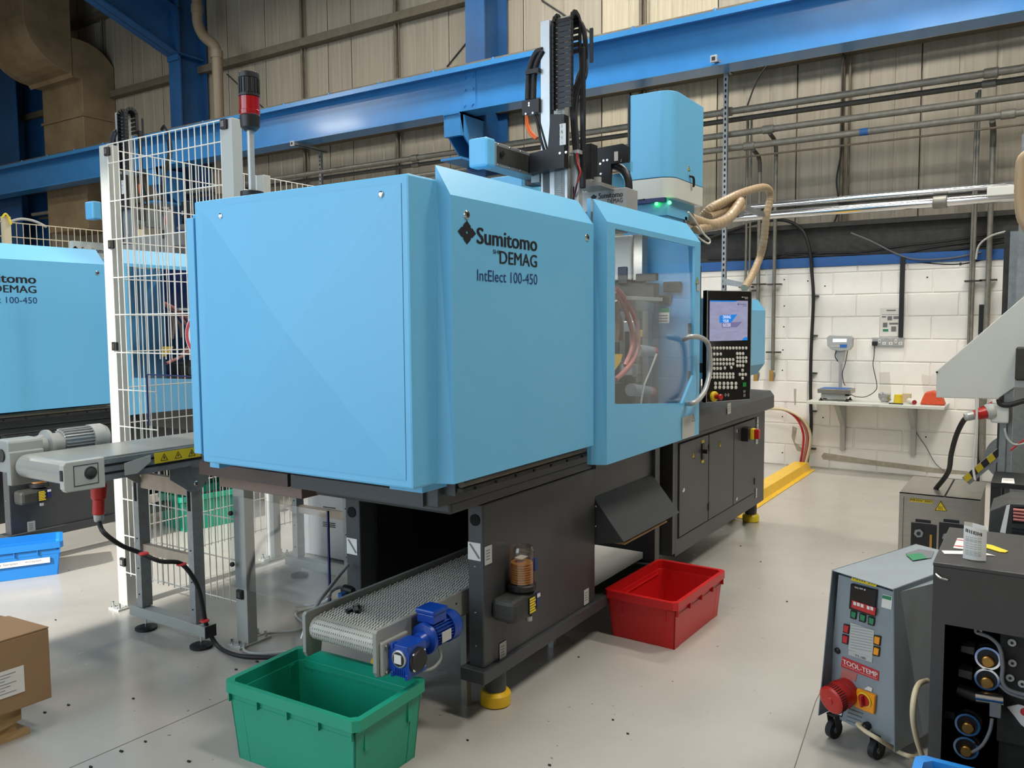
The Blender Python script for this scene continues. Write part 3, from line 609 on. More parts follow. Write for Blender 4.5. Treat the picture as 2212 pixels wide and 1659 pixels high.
    H_ = [oy(1.655, 1478, 733), oy(1.61, 1490, 728), oy(1.595, 1513, 729), oy(1.595, 1530, 745), oy(1.595, 1534, 790), oy(1.595, 1531, 815), oy(1.595, 1522, 845), oy(1.595, 1508, 864), oy(1.60, 1496, 871), oy(1.655, 1484, 872)]
    MB().tube(H_, .014, 14, 4).build('handle', 'silver', d2)
    warn_triangle(d2, oy(1.658, 1503, 613), X, Z, .045); warn_triangle(d2, oy(1.658, 1494, 911), X, Z, .05)
    a = oy(1.658, 1473, 947); plate('label', 'labelg', d2, (a.x, 1.658, .972), X, Z, .19, .12); plate('label', 'labelg', d2, oy(1.658, 1505, 628), X, Z, .04, .06)
    a = oy(1.6, 1474, 508); q = MB().obox((4.33, 1.677, 2.089), X*.14, Vector((0, .026, .042)), Vector((0, -.0015, .001))).build('label', 'brown2', d2)
    for z in (1.58, 1.31): B(4.44, 4.452, 1.675, 1.69, z-.03, z+.03).build('clip', 'black', d2)
    # rail under the door
    rl = MB().obox((2.378, 1.755, 1.0), X*1.14, Y*.03, Z*.02).build('guide_rail', 'gutter', r, bevel=.004)
    MB().cyl((2.378, 1.765, 1.035), (3.518, 1.765, 1.035), .014, n=12).build('slide_bar', 'girt', rl); B(2.37, 3.52, 1.785, 1.86, .99, 1.04).build('rail_bracket', 'dark', rl)
    for i in range(8): MB().cyl((2.45+i*.14, 1.756, 1.010), (2.45+i*.14, 1.750, 1.010), .006, n=8).build('bolt', 'hole', rl)
    # --- body behind the doors
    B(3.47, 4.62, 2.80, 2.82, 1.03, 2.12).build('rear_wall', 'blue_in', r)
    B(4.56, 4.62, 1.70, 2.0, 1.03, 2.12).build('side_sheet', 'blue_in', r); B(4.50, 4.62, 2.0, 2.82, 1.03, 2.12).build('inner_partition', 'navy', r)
    B(2.42, 4.66, 1.80, 2.80, 1.03, 1.06).build('bed_plate', 'dark', r)
    B(2.42, 3.38, 1.80, 2.84, 2.07, 2.10).build('roof_sheet', 'blue', r); B(2.42, 3.36, 2.82, 2.84, 1.05, 2.08).build('rear_wall', 'blue', r)
    # machine rear injection hood
    v = [(1.84, 1.225), (1.84, 1.70)]
    m = MB(); x0, x1 = 5.75, 6.60
    prof = [(1.84, 1.285), (1.84, 1.70), (1.90, 1.785), (2.52, 1.785), (2.52, 1.20), (1.90, 1.20)]
    m.prism([(x0, y, z) for y, z in prof], (x1-x0-.10, 0, 0))
    A_ = [(x1-.10, y, z) for y, z in prof]; B_ = [(x1, 2.18+(y-2.18)*.82, 1.49+(z-1.49)*.8) for y, z in prof]
    m.add(A_+B_, [tuple(range(6, 12))] + [(i, (i+1) % 6, (i+1) % 6+6, i+6) for i in range(6)])
    m.build('injection_hood', 'blue', r)
    B(4.66, 5.80, 2.1, 2.45, 1.08, 1.55).build('injection_unit', 'black', r, bevel=.01)
    for z in (1.15, 1.3, 1.42, 1.6, 1.7): B(4.72, 4.80, 2.0, 2.12, z, z+.05).build('terminal_box', 'grey' if z in (1.3, 1.6) else 'blue', r)
    B(4.64, 4.86, 1.98, 2.2, 1.05, 1.83).build('service_column', 'black', r)
    # control panel, turned towards the operator
    o = Vector((4.915, 1.75, 1.115)); u = Vector((math.cos(math.radians(-26.4)), math.sin(math.radians(-26.4)), 0)); n = Vector((u.y, -u.x, 0)) ; n = -n if n.dot(CAM-o) < 0 else n
    w, hh = .385, .695
    cp = MB().obox(o-n*.035, u*w, n*.035, Z*hh).build('control_panel', 'blackg', r, bevel=.003)
    MB().ring([o, o+u*w, o+u*w+Z*hh, o+Z*hh], [o+(u+Z)*.004, o+u*(w-.004)+Z*.004, o+u*(w-.004)+Z*(hh-.004), o+u*.004+Z*(hh-.004)], n*.003).build('panel_frame', 'alu', cp)
    MB().box(4.93, 5.0, 1.76, 2.1, 1.3, 1.36).build('panel_arm', 'black', cp)
    Pp = lambda px, py: (lambda d: d)( _hit(px, py, o+n*.002, n) )
    def rect(a, b, name, m_, t=.001, off=.001):
        P0, P1 = Pp(*a), Pp(*b); ww = (P1-P0).dot(u); z0, z1 = P1.z, P0.z
        return MB().obox(Vector((P0.x, P0.y, z0))+n*off, u*ww, Z*(z1-z0), n*t).build(name, m_, cp), Vector((P0.x, P0.y, z0)), ww, z1-z0
    sc, so, sw, sh = rect((1533, 649), (1614, 735), 'screen', 'screen')
    k = MB(); S = lambda a, b: so+u*(sw*a)+Z*(sh*b)+n*.0025
    k.prism([S(0, 1), S(0, .97), S(.66, .97), S(.72, 1)], n*.0003); k.prism([S(.25, .45), S(.25, .63), S(.72, .66), S(.55, .45)], n*.0003); k.prism([S(.84, 0), S(1, 0), S(1, .08), S(.92, .08)], n*.0003); k.build('graphic', 'screenb', sc)
    MB().prism([S(.31, .33), S(.31, .45), S(.85, .47), S(.72, .34)], n*.0003).build('graphic', 'screenp', sc)
    k = MB()
    for t_, b_ in (('DRIVING', .555), ('YOUR', .455), ('SUCCESS', .355)): write(k, t_, S(.34, b_)+n*.0006, u, Z, sw*(.15 if t_ == 'YOUR' else .20), sh*.075)
    k.build('lettering', 'screenw', sc)
    k = MB(); emblem(k, S(.74, .91), u, Z, .006, .007); write(k, 'Sumitomo', S(.78, .90), u, Z, sw*.18, sh*.03, .02); write(k, 'DEMAG', S(.86, .86), u, Z, sw*.10, sh*.022); k.build('lettering', 'inkb', sc)
    k = MB(); a = Pp(1603, 642)+n*.002; emblem(k, a, u, Z, .005, .005); write(k, 'Sumitomo', a+u*.008-Z*.003, u, Z, .042, .007, .02); write(k, 'DEMAG', a+u*.024-Z*.012, u, Z, .026, .006, .02); k.build('lettering', 'key', cp)
    rows = [(752, 1535, 1611, 12), (765, 1535, 1556, 4), (777, 1535, 1583, 8), (786, 1535, 1583, 8), (796, 1535, 1556, 4), (808, 1535, 1583, 8), (815, 1535, 1583, 8)]
    def key(px, py, rr=.0105, el=None):
        c = Pp(px, py); MB().lathe(c, n, [(0, rr), (.004, rr), (.006, rr*.7)], 10).build('key', 'key', cp)
    for py, a, b, c_ in rows:
        for i in range(c_): key(a+(b-a)*i/(c_-1), py)
    for px in (1592, 1598, 1604.5, 1611):
        for py in (764, 773, 781, 790):
            if (px, py) in ((1611, 764), (1611, 790)): continue
            key(px, py)
    for px, py in ((1565, 795), (1579, 794), (1603.5, 800), (1597.5, 809), (1603.5, 809), (1610, 809), (1603.5, 817)): key(px, py)
    for px in (1545, 1554, 1563, 1571.5, 1580, 1589):
        for py in (828.5, 837): key(px, py, .012)
    rect((1604, 826), (1611.5, 835), 'button', 'ledg'); rect((1605, 843), (1610, 848), 'button', 'inkg'); rect((1605, 851), (1610, 857), 'button', 'inkg')
    c = Pp(1541, 856); es = MB().lathe(c, n, [(0, .032), (.012, .032), (.02, .026)], 20).build('emergency_stop', 'yellab', cp); MB().lathe(c+n*.02, n, [(0, .014), (.03, .017), (.045, .019), (.05, .014)], 18).build('mushroom_button', 'redp', es)
    k = MB(); a = Pp(1570, 853)+n*.0015
    for s_ in (-1, 1):
        for q_ in (.008, .014):
            k.tube([a+u*(s_*q_)-Z*.010, a+u*(s_*(q_+.004)), a+u*(s_*q_)+Z*.010], .0012, 5, 3)
    k.cyl(a, a+n*.001, .003, n=8); k.build('wireless_symbol', 'key', cp)
    return r
def _hit(px, py, p0, n):
    d = _ray(px, py); return CAM + d*((p0-CAM).dot(n)/d.dot(n))
m1 = machine('large light blue injection moulding machine with an operator screen, standing in the middle', None)
def mould_area(r):
    B = lambda *a: MB().box(*a)
    a, b, c, d = ox(4.40, 1300, 560), ox(4.40, 1364, 560), ox(4.40, 1384, 604), ox(4.40, 1384, 520)
    B(4.40, 4.50, b.y, a.y, c.z, 2.12).build('fixed_platen', 'grey', r, bevel=.01); B(4.42, 4.50, d.y, b.y, c.z, 2.12).build('platen_side', 'steel', r); B(4.42, 4.50, ox(4.42, 1412, 600).y, a.y, 1.06, c.z-.02).build('machine_column', 'gutter', r)
    for px_, m_ in ((1400, 'steel'), (1372, 'galv'), (1350, 'steel'), (1336, 'gutter')): q = ox(4.36, px_, 700); B(4.36, 4.42, q.y, q.y+.035, 1.10, 1.68).build('tie_bar', m_, r)
    a, b = ox(4.38, 1376, 604), ox(4.38, 1420, 590); MB().box(4.36, 4.40, b.y, a.y, a.z-.01, b.z).build('terminal_strip', 'gutter', r, bevel=.004)
    P = lambda px, py, y=1.92: oy(y, px, py)
    a, b = P(1330, 604), P(1398, 770); pass
    c = MB(); c.prism([(a.x, 1.80, .0+1.14), (a.x, 1.80, 1.735), (a.x+.28, 1.80, 1.715), (a.x+.34, 1.80, 1.65), (a.x+.36, 1.80, 1.14)], (0, .008, 0)); c.build('inner_cover', 'glass', r)
    B(a.x-.02, a.x+.40, 1.82, 1.86, 1.735, 1.755).build('cover_bar', 'grey', r)
    w = ox(4.395, 1345, 595); MB().box(4.39, 4.40, w.y-.03, w.y+.03, w.z-.05, w.z+.05).build('slot', 'black', r, bevel=.012)
    for i, pts in enumerate([[(1330, 622), (1345, 638), (1362, 665), (1375, 700), (1379, 735), (1374, 765), (1360, 790), (1345, 806), (1330, 820)], [(1328, 630), (1345, 655), (1358, 690), (1366, 720), (1366, 750), (1350, 790)], [(1328, 650), (1334, 690), (1330, 740)], [(1328, 665), (1340, 700), (1342, 735)]]):
        MB().tube([P(px, py, 1.86+.02*i) for px, py in pts], .013 if i < 2 else .016, 8, 4).build('cooling_hose', 'pink' if i < 2 else 'brown2', r)
    a = P(1328, 780, 1.85); MB().prism([oy(1.85, *p) for p in ((1328, 765), (1345, 765), (1341, 782), (1328, 800))], (0, .02, 0)).build('yellow_guard', 'yellow', r)
    for p, q in (((1375, 757), (1407, 760)), ((1362, 842), (1402, 846))):
        a, b = oy(1.88, *p), oy(1.86, *q); v = MB().cyl(a, b, .035, .03, n=14).build('valve_body', 'silver', r); MB().lathe(b, (b-a), [(0, .028), (.03, .03), (.05, .02)], 12).build('valve_cap', 'redp', v)
    for p, m_, s in (((1370, 705), 'alu', .03), ((1390, 720), 'yellow', .02), ((1366, 800), 'grey', .035), ((1352, 830), 'gutter', .05), ((1340, 850), 'gutter', .06), ((1395, 800), 'gutter', .04), ((1380, 860), 'black', .06), ((1375, 815), 'black', .03), ((1410, 740), 'grey', .018)):
        c = oy(1.95, *p); MB().box(c.x-s*1.2, c.x+s, 1.93, 2.0, c.z-s, c.z+s).build('mould_fitting', m_, r, bevel=.004)
    B(4.2, 4.42, 2.0, 2.3, 1.06, 1.30).build('lower_block', 'gutter', r, bevel=.01)
    for p, w_, h_ in (((1446, 617), .10, .055), ((1424, 645), .10, .045)):
        a = ox(4.555, *p); b_ = MB().box(4.53, 4.558, a.y-w_*.75, a.y+.03, a.z-h_*.7, a.z+h_*.4).build('gate_switch', 'black', r, bevel=.006); MB().cyl((4.53, a.y, a.z-.005), (4.526, a.y, a.z-.005), .007, n=8).build('screw', 'chrome', b_)
    a, b = ox(4.50, 1412, 698), ox(4.50, 1446, 666); s = MB().box(4.498, 4.50, b.y, a.y, a.z, b.z).build('safety_sticker', 'label', r); MB().box(4.496, 4.498, b.y, a.y, b.z-.022, b.z).build('sticker_header', 'greenlab', s)
    k = MB()
    for i in range(3): k.box(4.496, 4.4975, b.y+.01, a.y-.01, b.z-.045-i*.016, b.z-.038-i*.016)
    k.build('print', 'inkg', s)
    MB().tube([oy(1.8, *p) for p in ((1418, 765), (1405, 800), (1392, 830), (1384, 872))], .006, 6, 2).build('air_line', 'grey', r)
    # grease lubricator on the base panel
    a = oy(1.86, 1092, 1262); lb = root('lubricator', 'clear domed automatic grease lubricator fixed to the dark base panel, near machine', 'lubricator', (2.83, 1.80, .40))
    B(2.70, 2.90, 1.745, 1.86, .405, .50).build('housing', 'gutter', lb, bevel=.02)
    MB().lathe((2.845, 1.80, .505), Z, [(0, .040), (.006, .060), (.026, .060), (.030, .053)], 24).build('collar', 'black', lb)
    MB().lathe((2.845, 1.80, .535), Z, [(0, .052), (.140, .052), (.158, .045), (.164, .028), (.165, .002)], 24).build('dome', 'dome', lb)
    g = MB()
    for i in range(9): g.lathe((2.845, 1.80, .537+i*.010), Z, [(0, .042), (.002, .046), (.008, .046), (.0095, .042)], 20)
    g.build('grease', 'grease', lb, kind='stuff'); plate('label', 'label', lb, (2.82, 1.785, .642), X, Y, .05, .035, .003); MB().box(2.872, 2.893, 1.752, 1.768, .585, .635).build('label', 'inkb', lb)
    q = MB().box(2.806, 2.860, 1.740, 1.745, .42, .49).build('label', 'ink', lb); k = MB()
    for i in range(6): k.box(2.810, 2.855-.006*(i % 2), 1.7385, 1.740, .424+i*.011, .431+i*.011)
    k.build('print', 'yellab', q); q = MB().box(2.866, 2.893, 1.740, 1.745, .435, .495).build('label', 'navy', lb); MB().box(2.868, 2.891, 1.738, 1.740, .475, .490).build('print', 'label', q)
    MB().cyl((2.835, 1.76, .405), (2.835, 1.76, .385), .014, n=10).build('outlet', 'silver', lb); MB().cyl((2.74, 1.80, .405), (2.74, 1.80, .395), .008, n=8).build('bolt', 'black', lb)
    return lb
lub = mould_area(m1)
m2 = dup(m1, (.075, 3.92, 0), label='second light blue injection moulding machine at the left edge, behind the white mesh fence')
lub2 = dup(lub, (oy(5.72, 84, 1040).x-2.845, 3.92, .02), label='clear domed grease lubricator with yellow label on the dark base behind the conveyor motor')
for a in (lub, lub2): a['group'] = 'grease lubricators on the machine bases'
# signal tower on the hood
sx, sy = 2.2, 2.635
sl = root('signal_tower', 'red and black signal light tower on a grey pole above the near machine', 'signal light', (sx, sy, 2.11))
MB().lathe((sx, sy, 2.11), Z, [(0, .03), (.012, .045), (.03, .045), (.036, .02)], 20).build('base', 'black', sl)
MB().cyl((sx, sy, 2.14), (sx, sy, 2.385), .0135, n=14).build('pole', 'silver', sl)
MB().lathe((sx, sy, 2.375), Z, [(0, .022), (.012, .036), (.055, .039), (.058, .036)], 24).build('socket', 'black', sl)
MB().lathe((sx, sy, 2.433), Z, [(0, .037), (.003, .039), (.018, .040), (.020, .038), (.070, .038)], 24).build('red_lens', 'lens_red', sl, label='red light module')
m = MB().lathe((sx, sy, 2.505), Z, [(0, .040), (.008, .040), (.010, .037), (.068, .037), (.070, .040), (.088, .040), (.092, .034)], 24)
for i in range(16): a = i*math.pi/8; m.cyl((sx+.038*math.cos(a), sy+.038*math.sin(a), 2.517), (sx+.038*math.cos(a), sy+.038*math.sin(a), 2.572), .003, n=5)
m.build('sounder', 'black', sl)
# ================================================================== FENCE
fn = root('safety_fence', 'tall white wire mesh safety fence with square posts between the two machines', 'fence', (2.69, 3.9, 0))
def post(x, y, z1=2.615, s=.06):
    p = MB().box(x-s/2, x+s/2, y-s*.7, y+s*.7, .012, z1).build('post', 'grey', fn, bevel=.003)
    MB().box(x-.09, x+.11, y-.05, y+.05, 0, .012).build('foot_plate', 'grey', p)
    for dx, dy in ((-.07, -.03), (-.07, .03), (.09, -.03), (.09, .03)): MB().lathe((x+dx, y+dy, .012), Z, [(0, .013), (.004, .013), (.005, .008), (.03, .007)], 8).build('anchor_bolt', 'chrome', p)
    return p
pA = post(2.69, 4.40); pB = post(2.69, 3.36); pC = post(3.80, 4.44); pD = post(4.95, 4.44)
def mesh_panel(name, o, u, w, z0, z1, hz, holes=(), r=.0031):
    m = MB(); u = Vector(u); o = Vector(o); n = int(round(w/.05))
    for i in range(n+1):
        d = i*w/n; a, b = z0, z1
        for (h0, h1, hz0, hz1) in holes:
            if h0 < d < h1: a = hz1
        p = o+u*d; m.cyl((p.x, p.y, a), (p.x, p.y, b), r, n=5, caps=False)
    for z in hz:
        segs = [(0, w)]
        for (h0, h1, hz0, hz1) in holes:
            if z < hz1: segs = [(0, h0)]
        for a, b in segs:
            p, q = o+u*a, o+u*b; m.cyl((p.x, p.y, z), (q.x, q.y, z), r*1.15, n=5, caps=False)
    return m.build(name, 'white', fn, kind='stuff')
hz = [2.612-.0, 2.51, 2.303, 2.095, 1.885, 1.68, 1.47, 1.262, 1.055, .85, .64, .43, .215]
mesh_panel('mesh_wires', (2.66, 4.36, 0), -Y, .96, .2, 2.612, hz, [(.36, .965, 0, 1.44)])
mesh_panel('mesh_wires', (2.665, 4.02, 0), -Y, .62, .2, .86, [.86, .64, .43, .215])
mesh_panel('mesh_wires', (2.72, 4.47, 0), X, 1.05, .2, 2.612, hz)
mesh_panel('mesh_wires', (3.83, 4.47, 0), X, 1.1, .2, 2.612, hz)
mesh_panel('mesh_wires', (4.98, 4.47, 0), X, 1.5, .2, 2.612, hz)
for px, py in ((231, 327), (240, 528), (248, 748), (265, 1214), (483, 268), (518, 1284)):
    c = ox(2.652, px, py); b = MB().box(2.645, 2.662, c.y-.022, c.y+.022, c.z-.024, c.z+.024).build('panel_clamp', 'black', fn, bevel=.004); MB().box(2.642, 2.646, c.y-.012, c.y+.012, c.z-.014, c.z+.014).build('clamp_plate', 'chrome', b)
ps = root('prohibition_sign', 'round red and white no entry sign with a raised hand on the fence', 'sign', ox(2.64, 415, 725))
c = ox(2.640, 428, 724); R = .105
MB().cyl(c, c+Vector((.003, 0, 0)), R, n=40).build('disc', 'label', ps)
k = MB(); nn = 40; C_ = lambda rr: [c+Vector((-.001, rr*math.cos(2*math.pi*i/nn), rr*math.sin(2*math.pi*i/nn))) for i in range(nn)]
k.ring(C_(R*.94), C_(R*.76), (-.0008, 0, 0)); d = (Y*.7+Z*.7).normalized(); e = (Y*.7-Z*.7).normalized(); k.obox(c-d*R*.8-e*R*.09+Vector((-.002, 0, 0)), d*R*1.6, e*R*.18, Vector((-.0008, 0, 0))); k.build('ring', 'redlab', ps)
k = MB().tube([c+Vector((-.001, y, z)) for y, z in ((.045, .02), (.06, .035), (.05, .055), (.03, .045), (.03, .0), (.055, -.02), (.06, -.05))], .0015, 5, 3); k.build('pictogram', 'inkg', ps)
# clear guards on the fence
gp = root('clear_guard', 'upper clear plastic guard with a dark edge inside the fence opening', 'guard', (2.63, 3.7, 1.0))
a, b = ox(2.635, 318, 810), ox(2.635, 425, 816); MB().box(2.632, 2.636, 3.42, a.y, 1.08, a.z).build('sheet', 'guard', gp)
MB().box(2.630, 2.638, 3.42, a.y, a.z, a.z+.006).box(2.630, 2.638, a.y, a.y+.006, 1.08, a.z+.006).build('edge_strip', 'navy', gp)
gp = root('clear_guard', 'lower clear plastic guard bolted to the post under the machine', 'guard', (2.64, 3.1, .3))
MB().box(2.640, 2.645, 2.72, 3.41, .30, .768).build('sheet', 'guard', gp); MB().box(2.638, 2.647, 2.712, 2.72, .30, .77).build('edge_strip', 'navy', gp)
for z in (.68, .42): MB().lathe((2.638, 3.385, z), -X, [(0, .012), (.012, .012), (.016, .008)], 10).build('bolt', 'black', gp)
# ================================================================== LONG FLAT BELT CONVEYOR
cv = root('belt_conveyor', 'flat grey belt conveyor passing through the mesh fence, with yellow warning strip', 'conveyor', (2.46, 3.72, 0))
yn, yf, zt, x0, x1 = 3.47, 3.90, 1.042, 1.86, 4.3
m = MB(); pr_ = [(x1, zt-.004)] + [(x0+.055+.052*math.cos(math.radians(t)), .985+.053*math.sin(math.radians(t))) for t in range(90, 271, 15)] + [(x1, .932)]
m.prism([(x, yn+.02, z) for x, z in pr_], (0, yf-yn-.04, 0)); m.build('belt', 'flatbelt', cv)
MB().box(2.03, x1, yn-.0, yn+.018, .935, zt-.012).build('side_profile', 'galv', cv); MB().box(2.03, x1, yf-.018, yf, .935, zt-.012).build('side_profile', 'galv', cv)
sp_ = MB().box(2.03, x1, yn-.0015, yn, .962, .972).box(2.03, x1, yn-.0015, yn, .998, 1.008); sp_.build('profile_slot', 'hole', cv)
e = MB().prism([(x0, yn-.018, .915), (x0-.012, yn-.018, .93), (x0-.012, yn-.018, 1.03), (x0, yn-.018, zt+.002), (2.03, yn-.018, zt+.002), (2.03, yn-.018, .91)], (0, .035, 0)).build('end_bracket', 'grey', cv, bevel=.004)
MB().lathe((1.965, yn-.018, .985), -Y, [(0, .028), (.003, .028), (.004, .018), (.008, .016), (.01, .008)], 18).build('bearing', 'gutter', e)
MB().ring([(1.89, yn-.0185, .935), (2.0, yn-.0185, .935), (2.0, yn-.0185, 1.025), (1.89, yn-.0185, 1.025)], [(1.893, yn-.0185, .938), (1.997, yn-.0185, .938), (1.997, yn-.0185, 1.022), (1.893, yn-.0185, 1.022)], (0, -.001, 0)).build('moulded_line', 'gutter', e)
MB().box(x0-.012, 2.0, yf-.005, yf+.03, .90, zt+.01).build('end_bracket', 'bracket', cv, bevel=.004)
for p in ((133, 1035),): MB().box(x0-.016, x0-.011, yn-.012, yn+.006, .965, 1.01).build('scale_label', 'ink', cv)
a, b = oy(yn, 333, 994), oy(yn, 421, 980); s = MB().box(a.x, b.x+.03, yn-.003, yn-.001, .975, 1.025).build('warning_strip', 'yellab', cv)
k = MB(); L = b.x-a.x
for i in range(3):
    q = a.x+.03+i*.075; P = [(q, yn-.0035, .984), (q+.04, yn-.0035, .984), (q+.02, yn-.0035, 1.018)]; cc = [sum(v)/3 for v in zip(*P)]
    k.ring(P, [tuple(pp+(cc[j]-pp)*.2 for j, pp in enumerate(p_)) for p_ in P], (0, -.0005, 0)); k.box(q+.0175, q+.0225, yn-.004, yn-.0035, .992, 1.004)
k.box(a.x+.27, a.x+.31, yn-.004, yn-.0035, .99, .993); k.box(a.x+.27, a.x+.31, yn-.004, yn-.0035, 1.006, 1.009); k.build('pictogram', 'ink', s)
a, b = oy(yn, 268, 1020), oy(yn, 308, 998); MB().prism([(a.x, yn-.002, .945), (a.x, yn-.002, 1.0), (a.x+.13, yn-.002, 1.02), (a.x+.13, yn-.002, .99), (a.x+.06, yn-.002, .945)], (0, -.006, 0)).build('clip_plate', 'grey', cv)
# drive motor on the far side
mo = MB().box(1.86, 2.02, yf+.03, yf+.16, .95, 1.10).build('gearbox', 'bracket', cv, bevel=.012); MB().cyl((1.858, yf+.09, 1.03), (1.852, yf+.09, 1.03), .03, n=16).build('bore', 'gutter', mo)
MB().lathe((2.02, yf+.10, 1.05), X, [(0, .05), (.03, .055), (.04, .075), (.055, .075), (.06, .055), (.11, .055)], 20).build('flange', 'bracket', cv)
m = MB().cyl((2.13, yf+.10, 1.06), (2.28, yf+.10, 1.06), .052, n=20)
for i in range(24):
    a = i*math.pi/12; m.obox(Vector((2.135, yf+.10+.05*math.cos(a), 1.06+.05*math.sin(a))), X*.14, Vector((0, -math.sin(a), math.cos(a)))*.003, Vector((0, math.cos(a), math.sin(a)))*.014)
m.build('finned_motor', 'silver', cv); MB().lathe((2.275, yf+.10, 1.06), X, [(0, .068), (.06, .068), (.085, .055), (.09, .03)], 24).build('fan_cover', 'grey', cv)
# stand
for y in (3.53, 3.98):
    l = MB().box(2.500, 2.560, y-.022, y+.022, .13, .93).build('leg', 'galv', cv); MB().box(2.498, 2.500, y-.010, y+.010, .70, .84).build('slot', 'hole', l)
    for z in (.2, .34, .5): MB().cyl((2.499, y, z), (2.497, y, z), .004, n=6).build('hole', 'hole', l)
    t = MB().prism([(2.380, y-.03, .94), (2.600, y-.03, .94), (2.600, y-.03, .86), (2.550, y-.03, .80), (2.490, y-.03, .80), (2.380, y-.03, .88)], (0, .006, 0)).build('gusset', 'galv', cv)
    for p in ((2.520, .84), (2.560, .905)): MB().lathe((p[0], y-.031, p[1]), -Y, [(0, .014), (.004, .014), (.008, .009)], 8).build('bolt', 'chrome', t)
    f = MB().lathe((2.530, y-.015 if y < 3.6 else y, 0), Z, [(0, .05), (.004, .056), (.014, .056), (.022, .03)], 24).build('levelling_foot', 'rubber', cv); MB().cyl((2.530, y-.015 if y < 3.6 else y, .02), (2.530, y-.015 if y < 3.6 else y, .07), .006, n=8).build('spindle', 'chrome', f)
bb = MB().box(2.500, 2.560, 3.44, 4.08, .07, .125).build('base_bar', 'bracket', cv, bevel=.003); MB().box(2.498, 2.562, 3.435, 3.44, .068, .127).build('end_cap', 'black', bb)
MB().box(2.515, 2.545, 3.52, 4.03, .77, .85).build('cross_bar', 'crossbar', cv); MB().box(2.515, 2.545, 3.52, 4.03, .42, .47).build('cross_bar', 'crossbar', cv)
MB().box(2.480, 2.580, 3.47, 4.1, .925, .935).build('saddle', 'galv', cv)
# red plug and cable
pl = root('red_plug', 'red industrial plug hanging under the conveyor with its black cable', 'plug', oy(3.6, 215, 1115))
tp, bt = oy(3.6, 214, 1045), oy(3.6, 213, 1112)
MB().lathe(bt, (tp-bt), [(-.018, .018), (0, .02), (.004, .026), (.07, .026), (.075, .033), ((tp-bt).length*.93, .036), ((tp-bt).length, .034)], 18).build('body', 'redp', pl)
MB().lathe(bt-Vector((0, 0, .03)), Z, [(0, .018), (.01, .021), (.032, .022)], 14).build('gland', 'silver', pl); MB().box(tp.x-.02, tp.x+.02, tp.y-.02, tp.y+.03, tp.z-.0, .935).build('socket', 'grey', pl)
P = [bt-Vector((0, 0, .03))] + [oy(3.52, *p) for p in ((224, 1150), (262, 1178), (300, 1193))] + [oy(3.46, *p) for p in ((345, 1212), (392, 1218), (425, 1262), (438, 1310), (446, 1350))] + [oz(.02, *p) for p in ((470, 1395), (510, 1415), (560, 1420), (610, 1418), (645, 1408), (665, 1385))]
MB().tube(P, .011, 8, 5).build('cable', 'rubber', pl)
for p in ((310, 1195), (392, 1218), (442, 1340)):
    c = oy(3.45, *p); MB().lathe(c-Vector((0, 0, .006)), Z, [(0, .022), (.004, .024), (.008, .022)], 10).build('cable_tie', 'redlab', pl)
# pale cables and coils on the floor under the machine
line('grey_cable', [oz(.012, *p) for p in ((700, 1310), (640, 1325), (660, 1350), (640, 1362), (580, 1368), (535, 1385), (528, 1405), (560, 1412), (620, 1408), (660, 1400))], .007, 'grey', 'light grey cable looped on the floor beside the bolted fence post')
line('braided_hose', [oy(2.55, 752, 1220), oy(2.50, 735, 1240), oy(2.45, 712, 1270), oy(2.42, 690, 1298), oy(2.40, 668, 1335), oy(2.40, 652, 1380)], .008, 'silver', 'steel braided hose rising from the floor beside the lower conveyor')
line('braided_hose', [oy(2.47, 755, 1275), oy(2.5, 735, 1268), oy(2.5, 715, 1278), oy(2.5, 700, 1300), oz(.02, 640, 1310)], .008, 'silver', 'second steel braided hose arching to the black coupling')
cpl = root('hose_coupling', 'black hose coupling with blue cap beside the far base leg', 'coupling', oy(2.47, 758, 1285)); c = oy(2.47, 752, 1275)
MB().lathe(c, Y, [(-.03, .016), (-.01, .022), (.02, .022), (.03, .016)], 14).build('body', 'black', cpl); MB().box(c.x-.05, c.x-.02, c.y-.01, c.y+.01, c.z-.02, c.z+.0).build('cap', 'scaleblue', cpl)
# ================================================================== LOWER BELT CONVEYOR (under the machine)
lc = root('modular_conveyor', 'low grey modular belt conveyor coming out under the machine, with blue motor', 'conveyor', (2.7, 2.15, 0))
ya, yb = 1.975, 2.335
for nm, y in (('side_plate', ya), ('side_plate', yb)):
    P = [(2.14, .365), (2.14, .51), (2.15, .52), (3.52, .52), (3.52, .42), (2.23, .42), (2.22, .345), (2.15, .345)]
    m = MB().prism([(x, y, z) for x, z in P], (0, .018, 0)).build(nm, 'bracket', lc, bevel=.003)
    for x in (2.45, 2.62, 2.9): MB().cyl((x, y+(.0 if y < 2 else -.001), .48), (x, y-.002, .48), .004, n=8).build('screw', 'hole', m)
m = MB(); n = 12; r_ = .045; cxx, czz = 2.20, .447
prof = [(3.5, .492)] + [(cxx+r_*math.cos(math.radians(t)), czz+r_*math.sin(math.radians(t))) for t in range(90, 271, 18)] + [(3.5, .402)]
m.prism([(x, ya+.02, z) for x, z in prof], (0, yb-ya-.022, 0)); m.build('belt', 'belt', lc)
b = MB(); x = 2.20
i = 0
while x < 3.3:                                                              # raised link rows of the belt
    w_ = (yb-ya-.03)/24
    for j in range(24): b.add([(x, ya+.025+j*w_+(i % 2)*w_*.4, .4925), (x+.012, ya+.025+j*w_+(i % 2)*w_*.4, .499), (x+.012, ya+.025+j*w_+(i % 2)*w_*.4+w_*.6, .499), (x, ya+.025+j*w_+(i % 2)*w_*.4+w_*.6, .4925), (x+.017, ya+.025+j*w_+(i % 2)*w_*.4, .492), (x+.017, ya+.025+j*w_+(i % 2)*w_*.4+w_*.6, .492)], [(0, 1, 2, 3), (1, 4, 5, 2)])
    x += .024; i += 1
b.build('belt_links', 'belt', lc, kind='stuff')
